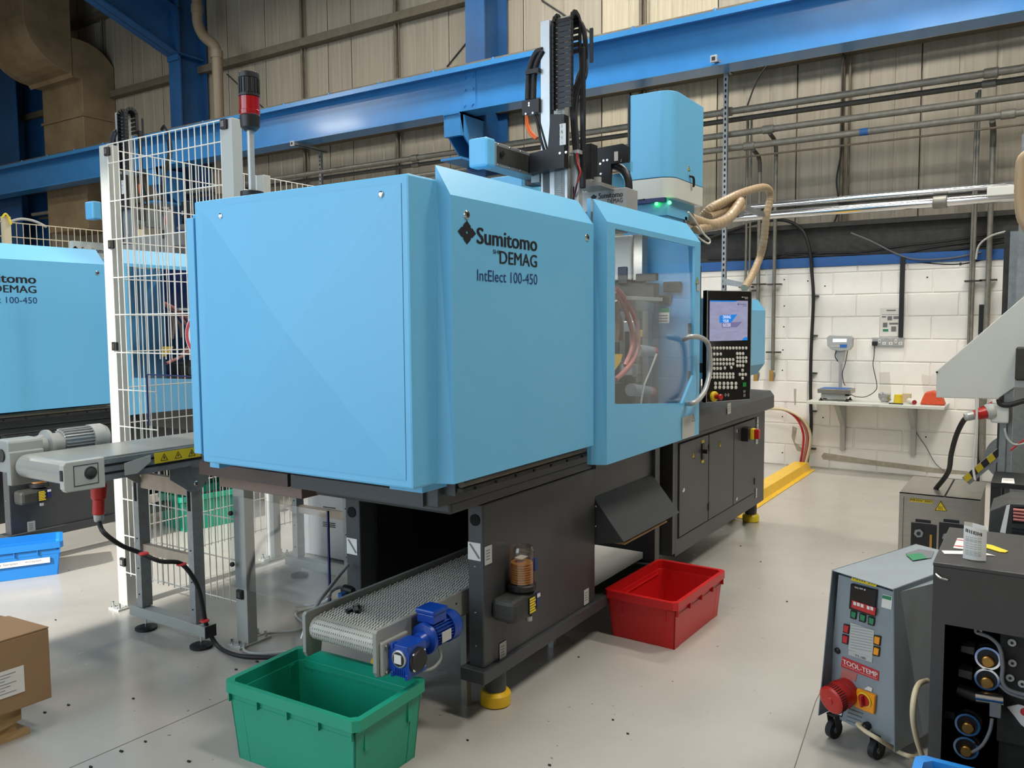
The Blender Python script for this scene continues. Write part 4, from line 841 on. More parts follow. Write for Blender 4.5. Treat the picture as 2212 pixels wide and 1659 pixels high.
l = MB()
for t in (110, 135, 160, 185, 210):
    q = math.radians(t); p = Vector((cxx+.0455*math.cos(q), ya+.022, czz+.0455*math.sin(q)))
    for j in range(30): l.obox(p+Y*(j*.0109), Y*.006, Vector((-math.sin(q), 0, math.cos(q)))*.006, Vector((math.cos(q), 0, math.sin(q)))*.002)
l.build('belt_teeth', 'grey', lc, kind='stuff')
for x, y in ((2.72, 2.0), (2.72, 2.30), (3.45, 2.0), (3.45, 2.30)): MB().box(x, x+.03, y-.0, y+.03, 0, .42).build('leg', 'alu', lc)
MB().box(2.155, 2.30, 1.958, 1.975, .348, .475).build('mount_plate', 'bracket', lc, bevel=.006)
for x, z in ((2.165, .362), (2.165, .46)): MB().lathe((x+.01, 1.958, z), -Y, [(0, .009), (.008, .009), (.009, .005)], 8).build('bolt', 'steel', lc)
gx0, gx1, gy0, gy1, gz0, gz1 = 2.185, 2.285, 1.862, 1.945, .352, .468
gb = MB().box(gx0, gx1, gy0, gy1, gz0, gz1); gb.box(gx0, gx1-.02, gy1, gy1+.013, gz0+.015, gz1-.01)
for y in (gy0+.002, gy1-.014):
    for z in (gz0-.004, gz1-.016): gb.box(gx0-.006, gx0+.02, y, y+.012, z, z+.02)
for i in range(5): gb.box(gx0-.004, gx0, gy0+.02+i*.010, gy0+.024+i*.010, gz0+.004, gz0+.03)
gb = gb.build('gearbox', 'motor', lc, bevel=.004)
MB().lathe((gx0, (gy0+gy1)/2, .42), -X, [(0, .032), (.006, .032), (.008, .028)], 20).build('cover_ring', 'silver', gb); MB().cyl((gx0-.008, (gy0+gy1)/2, .42), (gx0-.010, (gy0+gy1)/2, .42), .026, n=18).build('opening', 'black', gb)
MB().box(gx0-.013, gx0-.010, (gy0+gy1)/2-.016, (gy0+gy1)/2+.016, .405, .437).build('label', 'label', gb)
MB().lathe(((gx0+gx1)/2, gy0, .408), -Y, [(0, .046), (.006, .046), (.010, .040), (.014, .038)], 24).build('end_cover', 'black', gb)
for a in (45, 135, 225, 315): MB().lathe(((gx0+gx1)/2+.040*math.cos(math.radians(a)), gy0-.006, .408+.040*math.sin(math.radians(a))), -Y, [(0, .007), (.004, .006)], 8).build('screw', 'chrome', gb)
mz, my = .455, 1.905
MB().lathe((gx1, my, mz-.01), X, [(0, .030), (.03, .036), (.036, .058), (.050, .060), (.055, .055)], 24).build('flange', 'motor', lc)
m = MB().cyl((gx1+.05, my, mz), (gx1+.17, my, mz), .047, n=24)
for i in range(30):
    a = i*math.pi/15
    if 50 < math.degrees(a) % 360 < 130: continue
    m.obox(Vector((gx1+.06, my+.046*math.cos(a), mz+.046*math.sin(a))), X*.105, Vector((0, -math.sin(a), math.cos(a)))*.0025, Vector((0, math.cos(a), math.sin(a)))*.010)
mt = m.build('finned_motor', 'motor', lc)
MB().lathe((gx1+.155, my, mz), X, [(0, .060), (.045, .060), (.060, .052), (.064, .03)], 28).build('fan_cover', 'motor', lc)
MB().box(gx1+.055, gx1+.135, my-.035, my+.045, mz+.045, mz+.078).build('terminal_box', 'motor', lc, bevel=.003); MB().box(gx1+.050, gx1+.140, my-.040, my+.050, mz+.078, mz+.098).build('terminal_lid', 'motor', lc, bevel=.006)
MB().box(gx1+.075, gx1+.13, my-.060, my-.057, mz-.025, mz+.015).build('rating_plate', 'labelg', mt)
MB().tube([(gx1+.10, my-.02, mz-.05), (gx1+.10, my-.03, mz-.10), (gx1+.05, my-.02, mz-.125), (gx1+.0, my+.02, mz-.12)], .006, 8, 4).build('cable', 'bracket', lc)
bm = root('moulded_part', 'small black moulded plastic part lying on the low conveyor belt', 'part', (2.31, 2.24, .496))
MB().obox((2.285, 2.215, .496), Vector((.03, .035, 0)), Vector((.012, -.010, 0)), Z*.012).build('body', 'blackg', bm); MB().obox((2.265, 2.235, .496), Vector((.03, .0, 0)), Vector((.01, .022, 0)), Z*.012).build('wing', 'blackg', bm); MB().obox((2.315, 2.245, .496), Vector((.03, .0, 0)), Vector((.01, .022, 0)), Z*.013).build('wing', 'blackg', bm)
# black sheets standing in for the deep shade inside the base tunnel
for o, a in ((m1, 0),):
    MB().box(2.72, 3.62, 2.49, 2.50, .225, .89).build('tunnel_shade_sheet', 'hole', o); MB().box(2.72, 3.62, 1.94, 1.945, .225, .89).build('tunnel_shade_sheet', 'hole', o); MB().box(3.56, 3.57, 1.945, 2.49, .53, .89).build('tunnel_shade_sheet', 'hole', o); MB().box(2.66, 3.6, 1.95, 2.49, .885, .89).build('tunnel_shade_sheet', 'hole', o)
# ================================================================== CRATES
def crate(name, m, label, cat, L, Wd, h, loc, rotz, slots=True, group=None):
    r = root(name, label, cat, loc, group, rotz); t = .95; th = .006
    mb = MB(); n = 0
    def lp(sx, sy, z, rr=.02):
        a, b = L/2*sx, Wd/2*sy; return [(a, -b+rr, z), (a, b-rr, z), (a-rr, b, z), (-a+rr, b, z), (-a, b-rr, z), (-a, -b+rr, z), (-a+rr, -b, z), (a-rr, -b, z)]
    o1, o2 = lp(.86, .84, 0), lp(.93, .92, h-.045); i2, i1 = lp(.91, .895, h-.045), lp(.845, .82, th)
    vs = o1+o2+i2+i1; fs = []
    for k, (a, b) in enumerate(((0, 8), (8, 16), (16, 24))):
        fs += [(a+i, a+(i+1) % 8, b+(i+1) % 8, b+i) for i in range(8)]
    fs += [tuple(range(8))[::-1], tuple(range(24, 32))]
    mb.add(vs, fs); mb.build('tub', m, r, local=True, bevel=.002)
    rim = MB(); A, B_, C, E_ = lp(1, 1, h), lp(.925, .90, h), lp(1, 1, h-.012), lp(1.0, 1.0, h-.045)
    # rim top flange, outer skirt
    vs = A+B_+lp(.925, .90, h-.05)+lp(1.0, 1.0, h-.040)+lp(.99, .985, h-.040)+lp(.99, .985, h-.008)
    fs = [(i, (i+1) % 8, (i+1) % 8+8, i+8) for i in range(8)] + [(8+i, 8+(i+1) % 8, 16+(i+1) % 8, 16+i) for i in range(8)] + [(i, (i+1) % 8, 24+(i+1) % 8, 24+i) for i in range(8)]
    fs += [(24+i, 24+(i+1) % 8, 32+(i+1) % 8, 32+i) for i in range(8)]
    rim.add(vs, fs)
    if slots:
        rim.v = [Vector(v) for v in rim.v]
    rim.build('rim', m, r, local=True)
    lg = MB()                                                              # lower ledge and ribs of the handle grip
    for s in (-1, 1):
        lg.box(-L*.46, L*.46, s*Wd*.46 if s < 0 else s*Wd*.46-.012, s*Wd*.46+.012 if s < 0 else s*Wd*.46, h-.075, h-.069)
        for x in (-.46, -.23, 0, .23, .455): lg.box(x*L, x*L+.005, min(s*Wd*.455, s*Wd*.49), max(s*Wd*.455, s*Wd*.49), h-.075, h-.01)
        for x in (-.30, .30): lg.box(s*L*.445 if s > 0 else s*L*.465, s*L*.465 if s > 0 else s*L*.445, x*Wd-.012, x*Wd+.012, h*.55, h-.05)
    lg.build('grip_ribs', m, r, local=True, kind='stuff')
    co = MB()
    for sx in (-1, 1):
        for sy in (-1, 1):
            a, b = L/2*.865*sx, Wd/2*.845*sy
            for dx, dy in ((-.06*sx, 0), (0, -.05*sy)):
                x0_, x1_ = sorted((a, a+dx if dx else a-.006*sx)); y0_, y1_ = sorted((b, b+dy if dy else b-.006*sy))
                co.prism([(x0_, y0_, .0), (x1_, y0_, 0), (x1_, y1_, 0), (x0_, y1_, 0)], (L*.035*sx, Wd*.037*sy, h-.05))
    co.build('corner_columns', m, r, local=True, kind='stuff')
    return r
crate('plastic_crate', 'green', 'dark green plastic crate on the floor under the low conveyor end', 'crate', .655, .395, .30, (2.11, 2.205, 0), math.radians(92))
rc = crate('plastic_crate', 'red', 'bright red plastic crate on the floor beside the dark machine base', 'crate', .665, .405, .25, (4.045, 1.645, 0), math.radians(-2))
_ld, _wd = Vector((-math.cos(math.radians(28)), math.sin(math.radians(28)), 0)), Vector((math.sin(math.radians(28)), math.cos(math.radians(28)), 0)); _bc = Vector((2.83, 5.33, 0))+_ld*.28+_wd*.15
bc = crate('plastic_crate', 'blueb', 'blue plastic crate labelled hourly quality samples on the sunlit floor at left', 'crate', .56, .30, .22, tuple(_bc), math.radians(-28))
a = Vector((-.20, -.19, .10)); q = MB().box(-.25, .20, -.145, -.141, .09, .125).build('label_strip', 'label', bc, local=True); k = MB(); write(k, 'Hourly Quality Samples', (-.22, -.1455, .10), X, Z, .24, .017); write(k, 'Accepted', (.06, -.1455, .103), X, Z, .09, .013); k.build('handwriting', 'inkg', q, local=True)
g1, g2 = oz(0, 402, 1151), oz(0, 509, 1129); gd = (g2-g1).normalized(); gn = Vector((-gd.y, gd.x, 0)); ga = math.atan2(gd.y, gd.x)
for i, (hh, lab) in enumerate(((0, 'green plastic crate standing on the sunlit floor behind the mesh fence'), (1, 'second green plastic crate behind the first one beyond the mesh fence'))):
    cc = (g1+g2)/2+gn*(.19+.45*i)+gd*(.05+.22*i); crate('plastic_crate', 'green', lab, 'crate', .60, .40, .28+.04*i, (cc.x, cc.y, 0), ga)
# cardboard box on broken pallet
bx_ = root('cardboard_box', 'brown cardboard box with a shipping label at the lower left', 'box', (1.4, 3.2, .135))
c = Vector((1.44, 2.70, .60)); u1 = Vector((-.12, .99, 0)).normalized(); u2 = Vector((-.93, -.36, 0)).normalized()
c = oz(.42, 105, 1357); e1 = (oz(.42, 0, 1328)-c).normalized(); e2 = Vector((-e1.y, e1.x, 0)); e2 = e2 if e2.x < 0 and e2.dot(Vector((-1, -1, 0))) > 0 else -e2
f1 = (oz(.42, 0, 1388)-c).normalized()
cb_ = c+f1*.6
box_h = .285
MB().prism([c, c+e1*.55, c+e1*.55+f1*.6, c+f1*.6], (0, 0, -box_h)).build('carton', 'card', bx_, bevel=.004)
MB().prism([c+Z*.001, c+e1*.27+Z*.001, c+e1*.27+f1*.6+Z*.001, c+f1*.6+Z*.001], (0, 0, .005)).build('flap', 'card', bx_)
nrm = Vector((f1.y, -f1.x, 0)); nrm = nrm if nrm.dot(CAM-c) > 0 else -nrm
lq = MB().obox(c+f1*.10+nrm*.001-Z*.115, f1*.3, -Z*.105, nrm*.001).build('shipping_label', 'label', bx_)
k = MB(); o_ = c+f1*.10+nrm*.0025-Z*.115
for i in range(7): k.obox(o_+f1*(.03+.02*(i % 3))-Z*(.015+i*.012), f1*(.08+.03*(i % 2)), -Z*.002, nrm*.0004)
k.obox(o_+f1*.13-Z*.03, f1*.07, -Z*.012, nrm*.0004); k.obox(o_+f1*.14-Z*.08, f1*.07, -Z*.012, nrm*.0004); k.build('print', 'inkg', lq)
pal = root('wooden_pallet', 'splintered wooden pallet under the brown cardboard box', 'pallet', (1.4, 3.2, 0))
g0 = c-Z*c.z+f1*.06+e1*.05
def slab(name, o, u, v, z0, z1, m_='wood'): return MB().prism([o+Z*z0, o+u+Z*z0, o+u+v+Z*z0, o+v+Z*z0], (0, 0, z1-z0)).build(name, m_, pal)
for i in range(4): slab('deck_board', g0+f1*.02+e1*(.01+i*.15), f1*.7, e1*.11, .113, .135)
for i in range(2): slab('bearer', g0+f1*(.03+i*.4), f1*.09, e1*.55, .09, .113)
for i in range(3): slab('block', g0+f1*.04+e1*(.02+i*.2), f1*.11, e1*.11, .022, .09)
slab('bottom_board', g0+f1*.0+e1*.0, f1*.7, e1*.11, 0.0, .022); slab('bottom_board', g0+f1*.0+e1*.4, f1*.7, e1*.11, 0.0, .022)
MB().prism([g0+f1*.03+Z*.07, g0+f1*.13-e1*.0+Z*.05, g0+f1*.13+Z*.13, g0+f1*.03+Z*.12], e1*.03).build('splinter', 'wood', pal)
# ================================================================== ROBOT
def robot(label, group):
    r = root('linear_robot', label, 'robot', (3.9, 2.2, 2.1), group)
    B = lambda *a: MB().box(*a)
    RX = 3.70; p = lambda px, py, x=RX: ox(x, px, py)
    yy = lambda px: p(px, 300).y
    # vertical axis
    zt_ = p(1180, 43).z
    B(RX, RX+.045, yy(1188), yy(1168), 2.13, zt_).build('z_profile', 'alu', r, bevel=.002); B(RX+.02, RX+.045, yy(1197), yy(1188), 2.13, zt_).build('profile_groove', 'black', r)
    B(RX, RX+.05, yy(1220), yy(1197), 2.13, zt_-.02).build('z_profile', 'grey', r)
    k = MB(); z = 2.2
    while z < zt_-.05: k.box(RX-.004, RX, yy(1213), yy(1204), z, z+.004); z += .009
    k.build('toothed_rack', 'labelg', r, kind='stuff')
    # cable chain
    CY0, CY1 = yy(1243), yy(1203); cx0 = RX-.03
    path = [(cx0, z) for z in [2.70+i*(p(1225, 20).z-.075-2.70)/15 for i in range(16)]]
    rr = .042; c_ = (cx0+rr, path[-1][1]+.01)
    path += [(c_[0]-rr*math.cos(math.radians(t)), c_[1]+rr*math.sin(math.radians(t))) for t in range(15, 181, 33)]
    path += [(cx0+2*rr, c_[1]-i*.032) for i in range(1, 5)]
    for i, (x, z) in enumerate(path):
        j = min(i+1, len(path)-1); k_ = max(i-1, 0); d = Vector((path[j][0]-path[k_][0], 0, path[j][1]-path[k_][1])).normalized(); nn_ = Vector((-d.z, 0, d.x)); o = Vector((x, CY0, z))
        mb = MB(); mb.obox(o-nn_*.012-d*.008, d*.023, Y*(CY1-CY0), nn_*.003); mb.obox(o-nn_*.012-d*.016, d*.032, Y*.006, nn_*.026); mb.obox(o+Y*(CY1-CY0-.006)-nn_*.012-d*.016, d*.032, Y*.006, nn_*.026)
        mb.build('chain_link', 'black', r)
    # front plate with label
    pf = [p(1216, 253), p(1203, 253), p(1200, 320), p(1155, 335), p(1155, 378), p(1230, 366), p(1230, 253)]
    pf = [p(1202, 252), p(1231, 252), p(1231, 366), p(1157, 378), p(1157, 336), p(1196, 326)]
    pl_ = MB().prism([q+Vector((-.06, 0, 0)) for q in pf], (.045, 0, 0)).build('carriage_plate', 'black', r)
    a, b = p(1209, 314, RX-.0615), p(1222, 266, RX-.0615); s = MB().box(RX-.0625, RX-.0605, b.y, a.y, a.z, b.z).build('label', 'label', pl_)
    k = MB(); write(k, 'Vertical', (RX-.063, a.y-.002, a.z+.02), Z, Y, .075, .012); write(k, '- < Z > +', (RX-.063, a.y-.019, a.z+.008), Z, Y, .12, .010, .01); k.build('lettering', 'ink', s)
    for q in ((1210, 331), (1223, 329)): MB().lathe(p(*q, RX-.0605), -X, [(0, .007), (.004, .006)], 10).build('screw', 'chrome', pl_)
    # tall black trunk with cables right of the chain
    B(RX+.06, RX+.07, yy(1268), yy(1261), p(1265, 128).z, p(1265, 52).z).build('cable_plate', 'black', r, bevel=.002); B(RX+.06, RX+.08, yy(1250), yy(1240), 2.30, 3.0).build('cable_duct', 'black', r, bevel=.004)
    for i, (a_, b_) in enumerate(((1255, 1244), (1262, 1248), (1266, 1251))):
        MB().tube([p(a_-4, 95, 3.80), p(a_, 130, 3.80), p(a_-2, 165, 3.78), p(b_-6+i*2, 200, 3.76), p(b_-8, 250, 3.74), p(b_-2, 330, 3.74)], .011, 8, 4).build('cable', 'rubber', r)
    MB().tube([p(1236, 60, 3.76), p(1250, 45, 3.76), p(1262, 70, 3.78), p(1265, 130, 3.8), p(1250, 165, 3.8), p(1242, 200, 3.8)], .013, 8, 4).build('cable', 'rubber', r)
    # hoses left
    for i, (s_, m_) in enumerate(((0, 'rubber'), (12, 'rubber'))):
        MB().tube([p(1172, 108+s_*.3), p(1160+s_, 112), p(1148+s_, 135), p(1142+s_, 165), p(1140+s_, 215)], .015, 10, 5).build('corrugated_hose', m_, r)
    MB().tube([p(1140, 250), p(1142, 270), p(1148, 285), p(1160, 298)], .007, 8, 4).build('cable', 'orange', r); MB().tube([p(1137, 250), p(1138, 272), p(1146, 290), p(1158, 300)], .007, 8, 4).build('cable', 'orange', r)
    MB().tube([p(1156, 248), p(1162, 270), p(1168, 300), p(1176, 326)], .008, 8, 4).build('cable', 'rubber', r); MB().tube([p(1160, 246), p(1170, 280), p(1184, 330)], .006, 8, 4).build('cable', 'rubber', r)
    bk = B(RX-.02, RX+.02, p(1168, 240).y, p(1132, 240).y, p(1140, 248).z, p(1140, 219).z).build('hose_clamp', 'black', r)
    for q in ((1143, 223), (1143, 228), (1136, 246), (1151, 244)): MB().lathe(p(*q, RX-.02), -X, [(0, .006), (.003, .005)], 8).build('screw', 'chrome', bk)
    B(RX-.025, RX+.01, p(1168, 150).y, p(1140, 150).y, p(1150, 162).z, p(1150, 152).z).build('hose_strap', 'black', r)
    # extraction arm with blue end cap
    A0, A1 = ox(3.30, 1019, 330), ox(3.30, 1060, 330); ay = A1.y; zt2, zb2 = ox(3.3, 1060, 296).z, ox(3.3, 1060, 360).z
    B(3.345, 3.86, ay+.004, A0.y-.004, zb2+.012, zt2-.012).build('arm_profile', 'alu', r, bevel=.004)
    cp_ = B(3.27, 3.345, ay-.0, A0.y, zb2, zt2).build('end_cap', 'blue', r, bevel=.012, label='light blue end cap')
    B(3.36, 3.84, ay, ay+.004, zb2+.03, zt2-.03).build('arm_cover', 'gutter', r); MB().lathe((3.39, ay, (zb2+zt2)/2+.005), -Y, [(0, .014), (.012, .014)], 14).build('stop_knob', 'black', r)
    for i in range(5):
        for z in (zt2-.022, zb2+.022): MB().lathe((3.37+i*.1, ay+.003, z), -Y, [(0, .005), (.003, .004)], 8).build('screw', 'chrome', r)
    B(3.80, 3.88, ay-.01, A0.y+.01, zb2-.01, zt2).build('arm_end', 'black', r); B(3.70, 3.86, yy(1165), ay+.02, zb2-.02, zt2-.01).build('carriage', 'galv', r)
    # servo and gear group behind
    q = lambda px, py: ox(3.95, px, py)
    a, b = q(1255, 345), q(1277, 308); sv = B(3.95, 4.03, b.y, a.y, q(1260, 392).z, b.z).build('servo_motor', 'black', r, bevel=.006); B(3.945, 3.95, q(1265, 350).y, q(1258, 350).y, q(1260, 358).z, q(1260, 344).z).build('label', 'label', sv)
    B(3.93, 4.05, b.y-.01, a.y+.01, q(1260, 394).z-.02, q(1260, 390).z).build('motor_flange', 'silver', r); B(3.92, 4.2, q(1300, 400).y, q(1245, 400).y, q(1260, 406).z, q(1260, 398).z).build('mounting_plate', 'alu', r)
    MB().cyl(q(1291, 400), q(1291, 383), .02, n=18).build('spacer', 'silver', r)
    bp_ = [ox(4.18, *s_) for s_ in ((1278, 322), (1345, 310), (1357, 316), (1357, 350), (1320, 354), (1318, 405), (1278, 405))]
    bpp = MB().prism(bp_, (.02, 0, 0)).build('back_plate', 'black', r); a = ox(4.178, 1327, 348); MB().box(4.176, 4.18, a.y-.022, a.y, a.z, a.z+.05).build('label', 'label', bpp)
    for s_ in ((1297, 354), (1304, 347), (1312, 346), (1298, 376), (1341, 347)): MB().lathe(ox(4.18, *s_), -X, [(0, .008), (.004, .006)], 8).build('screw', 'chrome', bpp)
    MB().tube([ox(4.22, *s_) for s_ in ((1318, 357), (1335, 360), (1350, 372), (1358, 395), (1358, 440))], .022, 8, 4).build('energy_chain', 'black', r)
    MB().prism([ox(4.30, *s_) for s_ in ((1319, 378), (1338, 374), (1348, 388), (1350, 406), (1319, 408))], (.03, 0, 0)).build('bracket', 'blue', r); MB().prism([ox(4.28, *s_) for s_ in ((1318, 355), (1362, 348), (1362, 370), (1335, 360))], (.03, 0, 0)).build('bracket', 'blue', r)
    # traverse beam with name
    t0, t1 = ox(4.10, 1353, 404), ox(4.10, 1240, 420); tv = B(4.10, 4.25, t0.y, 3.3, 2.15, t0.z).build('traverse_beam', 'silver', r, bevel=.004)
    k = MB(); a, b = ox(4.098, 1293, 427), ox(4.098, 1345, 420); wz = a.y-b.y; write(k, 'Sumitomo', (4.098, a.y, ox(4.098, 1320, 427).z), -Y, Z, wz, .030, .012); write(k, 'DEMAG', (4.098, a.y-wz*.38, ox(4.098, 1320, 439).z), -Y, Z, wz*.62, .024, .0); emblem(k, (4.098, a.y+.03, ox(4.098, 1285, 425.5).z), -Y, Z, .02, .015); k.build('lettering', 'ink', tv)
    B(RX+.05, RX+.09, yy(1240), yy(1212), 2.1, 2.47).build('z_carriage', 'silver', r, bevel=.003); k = MB(); 
    for i in range(3): k.box(RX+.046, RX+.05, yy(1218+i*6), yy(1216+i*6), 2.24, 2.31)
    k.build('vent_slots', 'hole', r)
    B(RX+.0, RX+.05, yy(1225), yy(1172), 2.13, 2.40).build('z_guide', 'alu', r)
    for i in range(2): MB().tube([p(1240+i*6, 330, 3.72), p(1243+i*5, 352, 3.72), p(1250+i*4, 372, 3.72), p(1247, 395, 3.72), p(1240, 425, 3.74)], .005, 6, 4).build('cable', 'redp' if i else 'rubber', r)
    B(3.72, 3.76, p(1250, 330, 3.72).y, p(1236, 330, 3.72).y, p(1240, 332, 3.72).z, p(1240, 324, 3.72).z).build('connector', 'silver', r)
    B(3.9, 4.3, 2.0, 2.35, 2.12, 2.2).build('robot_base', 'galv', r); B(4.0, 4.2, 3.2, 3.3, 1.06, 2.15).build('rear_support', 'galv', r)
    return r
r1 = robot('robot with tall silver arm and black cable chain above the near machine', 'linear take-out robots')
r2 = dup(r1, (.37, 3.95, .08), label='robot with black cable chain seen behind the mesh fence at upper left', group='linear take-out robots')
for o in [x for x in D.objects if x.parent == r2 and x.name.split('.')[0] in ('z_profile', 'profile_groove', 'toothed_rack', 'chain_link', 'cable_plate', 'cable_duct', 'carriage_plate', 'z_guide', 'corrugated_hose', 'hose_clamp', 'hose_strap')]: o.location = (-.24, 0, .05)
# blue covers behind the robot
cvx = root('rear_cover', 'light blue raised cover on the machine roof behind the robot arm', 'cover', (3.6, 3.0, 2.1))
a = ox(3.9, 1058, 396); MB().box(3.9, 4.7, 2.45, a.y, 2.06, a.z+.03).build('shell', 'blue', cvx, bevel=.006)
# material hopper cover
def hood_cover():
    r = root('hopper_cover', 'tall light blue rounded cover with a pale lower band on the injection unit', 'cover', (5.1, 2.1, 2.3))
    yn_, yf_, xa, xb, rr = 1.95, 2.235, 4.84, 5.375, .10
    fp = [(xa, yf_)] + [(xa+rr-rr*math.cos(math.radians(t)), yn_+rr-rr*math.sin(math.radians(t))) for t in range(0, 91, 10)] + [(xb, yn_), (xb, yf_)]
    def shell(z0, z1, nm, m_, s=1.0): 
        o = MB().prism([(x, y, z0) for x, y in fp], (0, 0, z1-z0)); o.sm = [False]*len(o.f); return o.build(nm, m_, r, bevel=.003)
    t = shell(2.512, 3.035, 'upper_shell', 'blue'); bnd = shell(2.385, 2.508, 'lower_band', 'offwhite')
    MB().box(xa+.03, xb-.05, 1.99, 2.22, 2.28, 2.387).build('throat', 'blue', r); MB().box(xa+.0, xa+.3, 2.0, 2.22, 2.36, 2.386).build('shutter', 'navy', r)
    MB().box(xa-.01, xb, yf_, yf_+.012, 2.40, 3.04).build('rear_plate', 'black', r); MB().box(xa+.05, xa+.09, yf_+.012, yf_+.06, 2.2, 2.75).build('rear_arm', 'black', r)
    for px, py in ((1422, 441), (1450, 439)): 
        c = ox(xa+.04, px, py); MB().lathe((xa+.02, c.y, c.z), -X, [(0, .010), (.01, .012), (.02, .006)], 10).build('indicator', 'led', bnd)
    k = MB(); a = ox(xa-.001, 1380, 432); k.box(xa-.003, xa-.001, a.y-.035, a.y, a.z-.003, a.z+.003); k.cyl((xa-.001, a.y-.035, a.z), (xa-.003, a.y-.035, a.z), .006, n=8); k.build('arrow_mark', 'ink', bnd)
    warn_triangle(t, oy(yn_-.0005, 1486, 368), X, Z, .035); c = oy(yn_, 1489, 380); MB().tube([c, c+Vector((.02, -.02, -.01)), c+Vector((.03, -.02, -.05)), c+Vector((.05, -.01, -.06))], .008, 8, 3).build('latch', 'black', t)
    MB().box(4.88, 5.16, 2.0, 2.3, 2.0, 2.28).build('pedestal', 'blue', r, bevel=.003); MB().box(4.7, 5.5, 2.0, 2.4, 1.5, 2.0).build('barrel_cover', 'gutter', r)
    a = ox(4.87, 1474, 466); MB().box(5.16, 5.2, 1.99, 2.06, 2.16, 2.30).build('dial_plate', 'inkg', r)
    return r
hc = hood_cover()
# tan conveying hoses
h = lambda px, py, y: oy(y, px, py)
for i, (pts, rr, lb) in enumerate([
    ([(1490, 472, 1.98), (1510, 480, 1.95), (1540, 486, 1.92), (1575, 470, 1.90), (1600, 435, 1.88)], .036, 'thick tan corrugated hose curving from the hopper to the pipe bracket'),
    ([(1518, 468, 2.05), (1535, 450, 2.0), (1565, 434, 1.95), (1600, 418, 1.9), (1640, 406, 1.9), (1658, 408, 1.9), (1664, 425, 1.9), (1655, 470, 1.92), (1650, 520, 1.95), (1640, 560, 2.0), (1622, 600, 2.0), (1608, 622, 2.0)], .029, 'tan corrugated hose looping over the bracket and down to the lower pipes'),
    ([(1500, 500, 1.95), (1520, 492, 1.93), (1560, 484, 1.92), (1580, 462, 1.9), (1602, 448, 1.9)], .031, 'shorter tan hose tied below the thick hose'),
    ([(1530, 470, 2.0), (1560, 455, 1.98), (1585, 430, 1.95), (1604, 425, 1.92)], .032, 'tan hose wrapped in yellow wire beside the slotted strut')]):
    Pp_ = [h(*p) for p in pts]; mb = MB().tube(Pp_, (lambda R_: (lambda i_, m_: R_*(1+(.08 if i_ % 4 < 2 else 0))))(rr), 12, 22 if i == 1 else 18)
    single(mb, 'conveying_hose', 'hose', lb, 'hose')
line('white_tube', [h(*p, 1.9) for p in ((1487, 458), (1500, 475), (1520, 505), (1533, 518), (1531, 526), (1518, 520), (1506, 510))], .006, 'white', 'stiff white tube bent in a point beside the window gate', 'tube')
hb = root('hose_bracket', 'galvanised bracket holding the tan hoses at the polished pipe', 'bracket', oy(1.9, 1607, 470)); a = oy(1.88, 1600, 470)
MB().prism([oy(1.88, *p) for p in ((1599, 422), (1608, 420), (1607, 468), (1596, 470))], (0, .03, 0)).build('upright', 'galv', hb); MB().prism([oy(1.90, *p) for p in ((1607, 440), (1652, 458), (1650, 468), (1607, 453))], (0, .03, 0)).build('arm', 'galv', hb); MB().tube([oy(1.9, 1650, 463), oy(2.2, 1655, 463)], .01, 8, 1).build('clamp', 'chrome', hb)
# ================================================================== WALL SHELF AND THINGS ON IT
sh = root('wall_shelf', 'pale wall shelf on two steel brackets against the white block wall', 'shelf', (9.1, 1.43, .78))
MB().box(8.87, 9.345, .785, 2.07, .748, .78).build('board', 'offwhite', sh, bevel=.004); MB().box(8.866, 8.87, 1.37, 1.43, .755, .772).build('label', 'labelg', sh)
for px in (1822, 1977):
    y = ox(9.2, px, 900).y; MB().prism([(8.98, y, .745), (9.345, y, .745), (9.345, y, .22), (9.31, y, .22), (9.28, y, .50), (8.98, y, .72)], (0, .05, 0)).build('bracket', 'silver', sh, bevel=.003)
def sx_(px, py, x=9.08): return ox(x, px, py)
ws = root('weighing_scale', 'bench scale with blue tray and display on a pole, left end of the shelf', 'scale', (9.08, 1.85, .78))
a, b = sx_(1767, 845, 8.98), sx_(1838, 845, 8.98); zt_ = .905; MB().box(8.95, 9.22, b.y, a.y, .86, .905).build('platform', 'steel', ws, bevel=.004); MB().box(8.98, 9.20, b.y+.03, a.y-.02, .905, .909).build('tray', 'scaleblue', ws)
MB().box(8.98, 9.18, b.y+.06, a.y-.03, .805, .855).build('base', 'silver', ws, bevel=.004); MB().box(9.0, 9.1, b.y+.02, b.y+.12, .835, .86).build('corner', 'black', ws)
for y in (a.y-.03, b.y+.04): MB().lathe((8.99, y, .78), Z, [(0, .022), (.008, .024), (.014, .010), (.03, .008)], 12).build('foot', 'black', ws); MB().lathe((9.17, y, .78), Z, [(0, .022), (.008, .024), (.014, .010), (.03, .008)], 12).build('foot', 'black', ws)
pc = ox(9.24, 1815, 840); p1 = ox(9.24, 1815, 785); MB().cyl((9.24, pc.y, .84), (9.24, pc.y, p1.z), .018, n=12).build('pole', 'silver', ws); MB().box(9.12, 9.25, pc.y-.02, pc.y+.02, .82, .85).build('pole_foot', 'silver', ws)
q = [(1786, 728), (1792, 724), (1838, 725), (1843, 730), (1842, 748), (1835, 756), (1815, 759), (1795, 755), (1787, 747)]
hd = MB().prism([ox(9.20, *s) for s in q], (.06, 0, .0)).build('display_head', 'silver', ws, bevel=.006); MB().prism([ox(9.20, *s)+Vector((-.002, 0, 0)) for s in ((1799, 732), (1829, 732), (1829, 739), (1799, 739))], (.002, 0, 0)).build('display', 'screenw', hd)
MB().prism([ox(9.20, *s)+Vector((-.002, 0, 0)) for s in ((1814, 744), (1830, 744), (1829, 751), (1814, 751))], (.002, 0, 0)).build('key_field', 'scaleblue', hd)
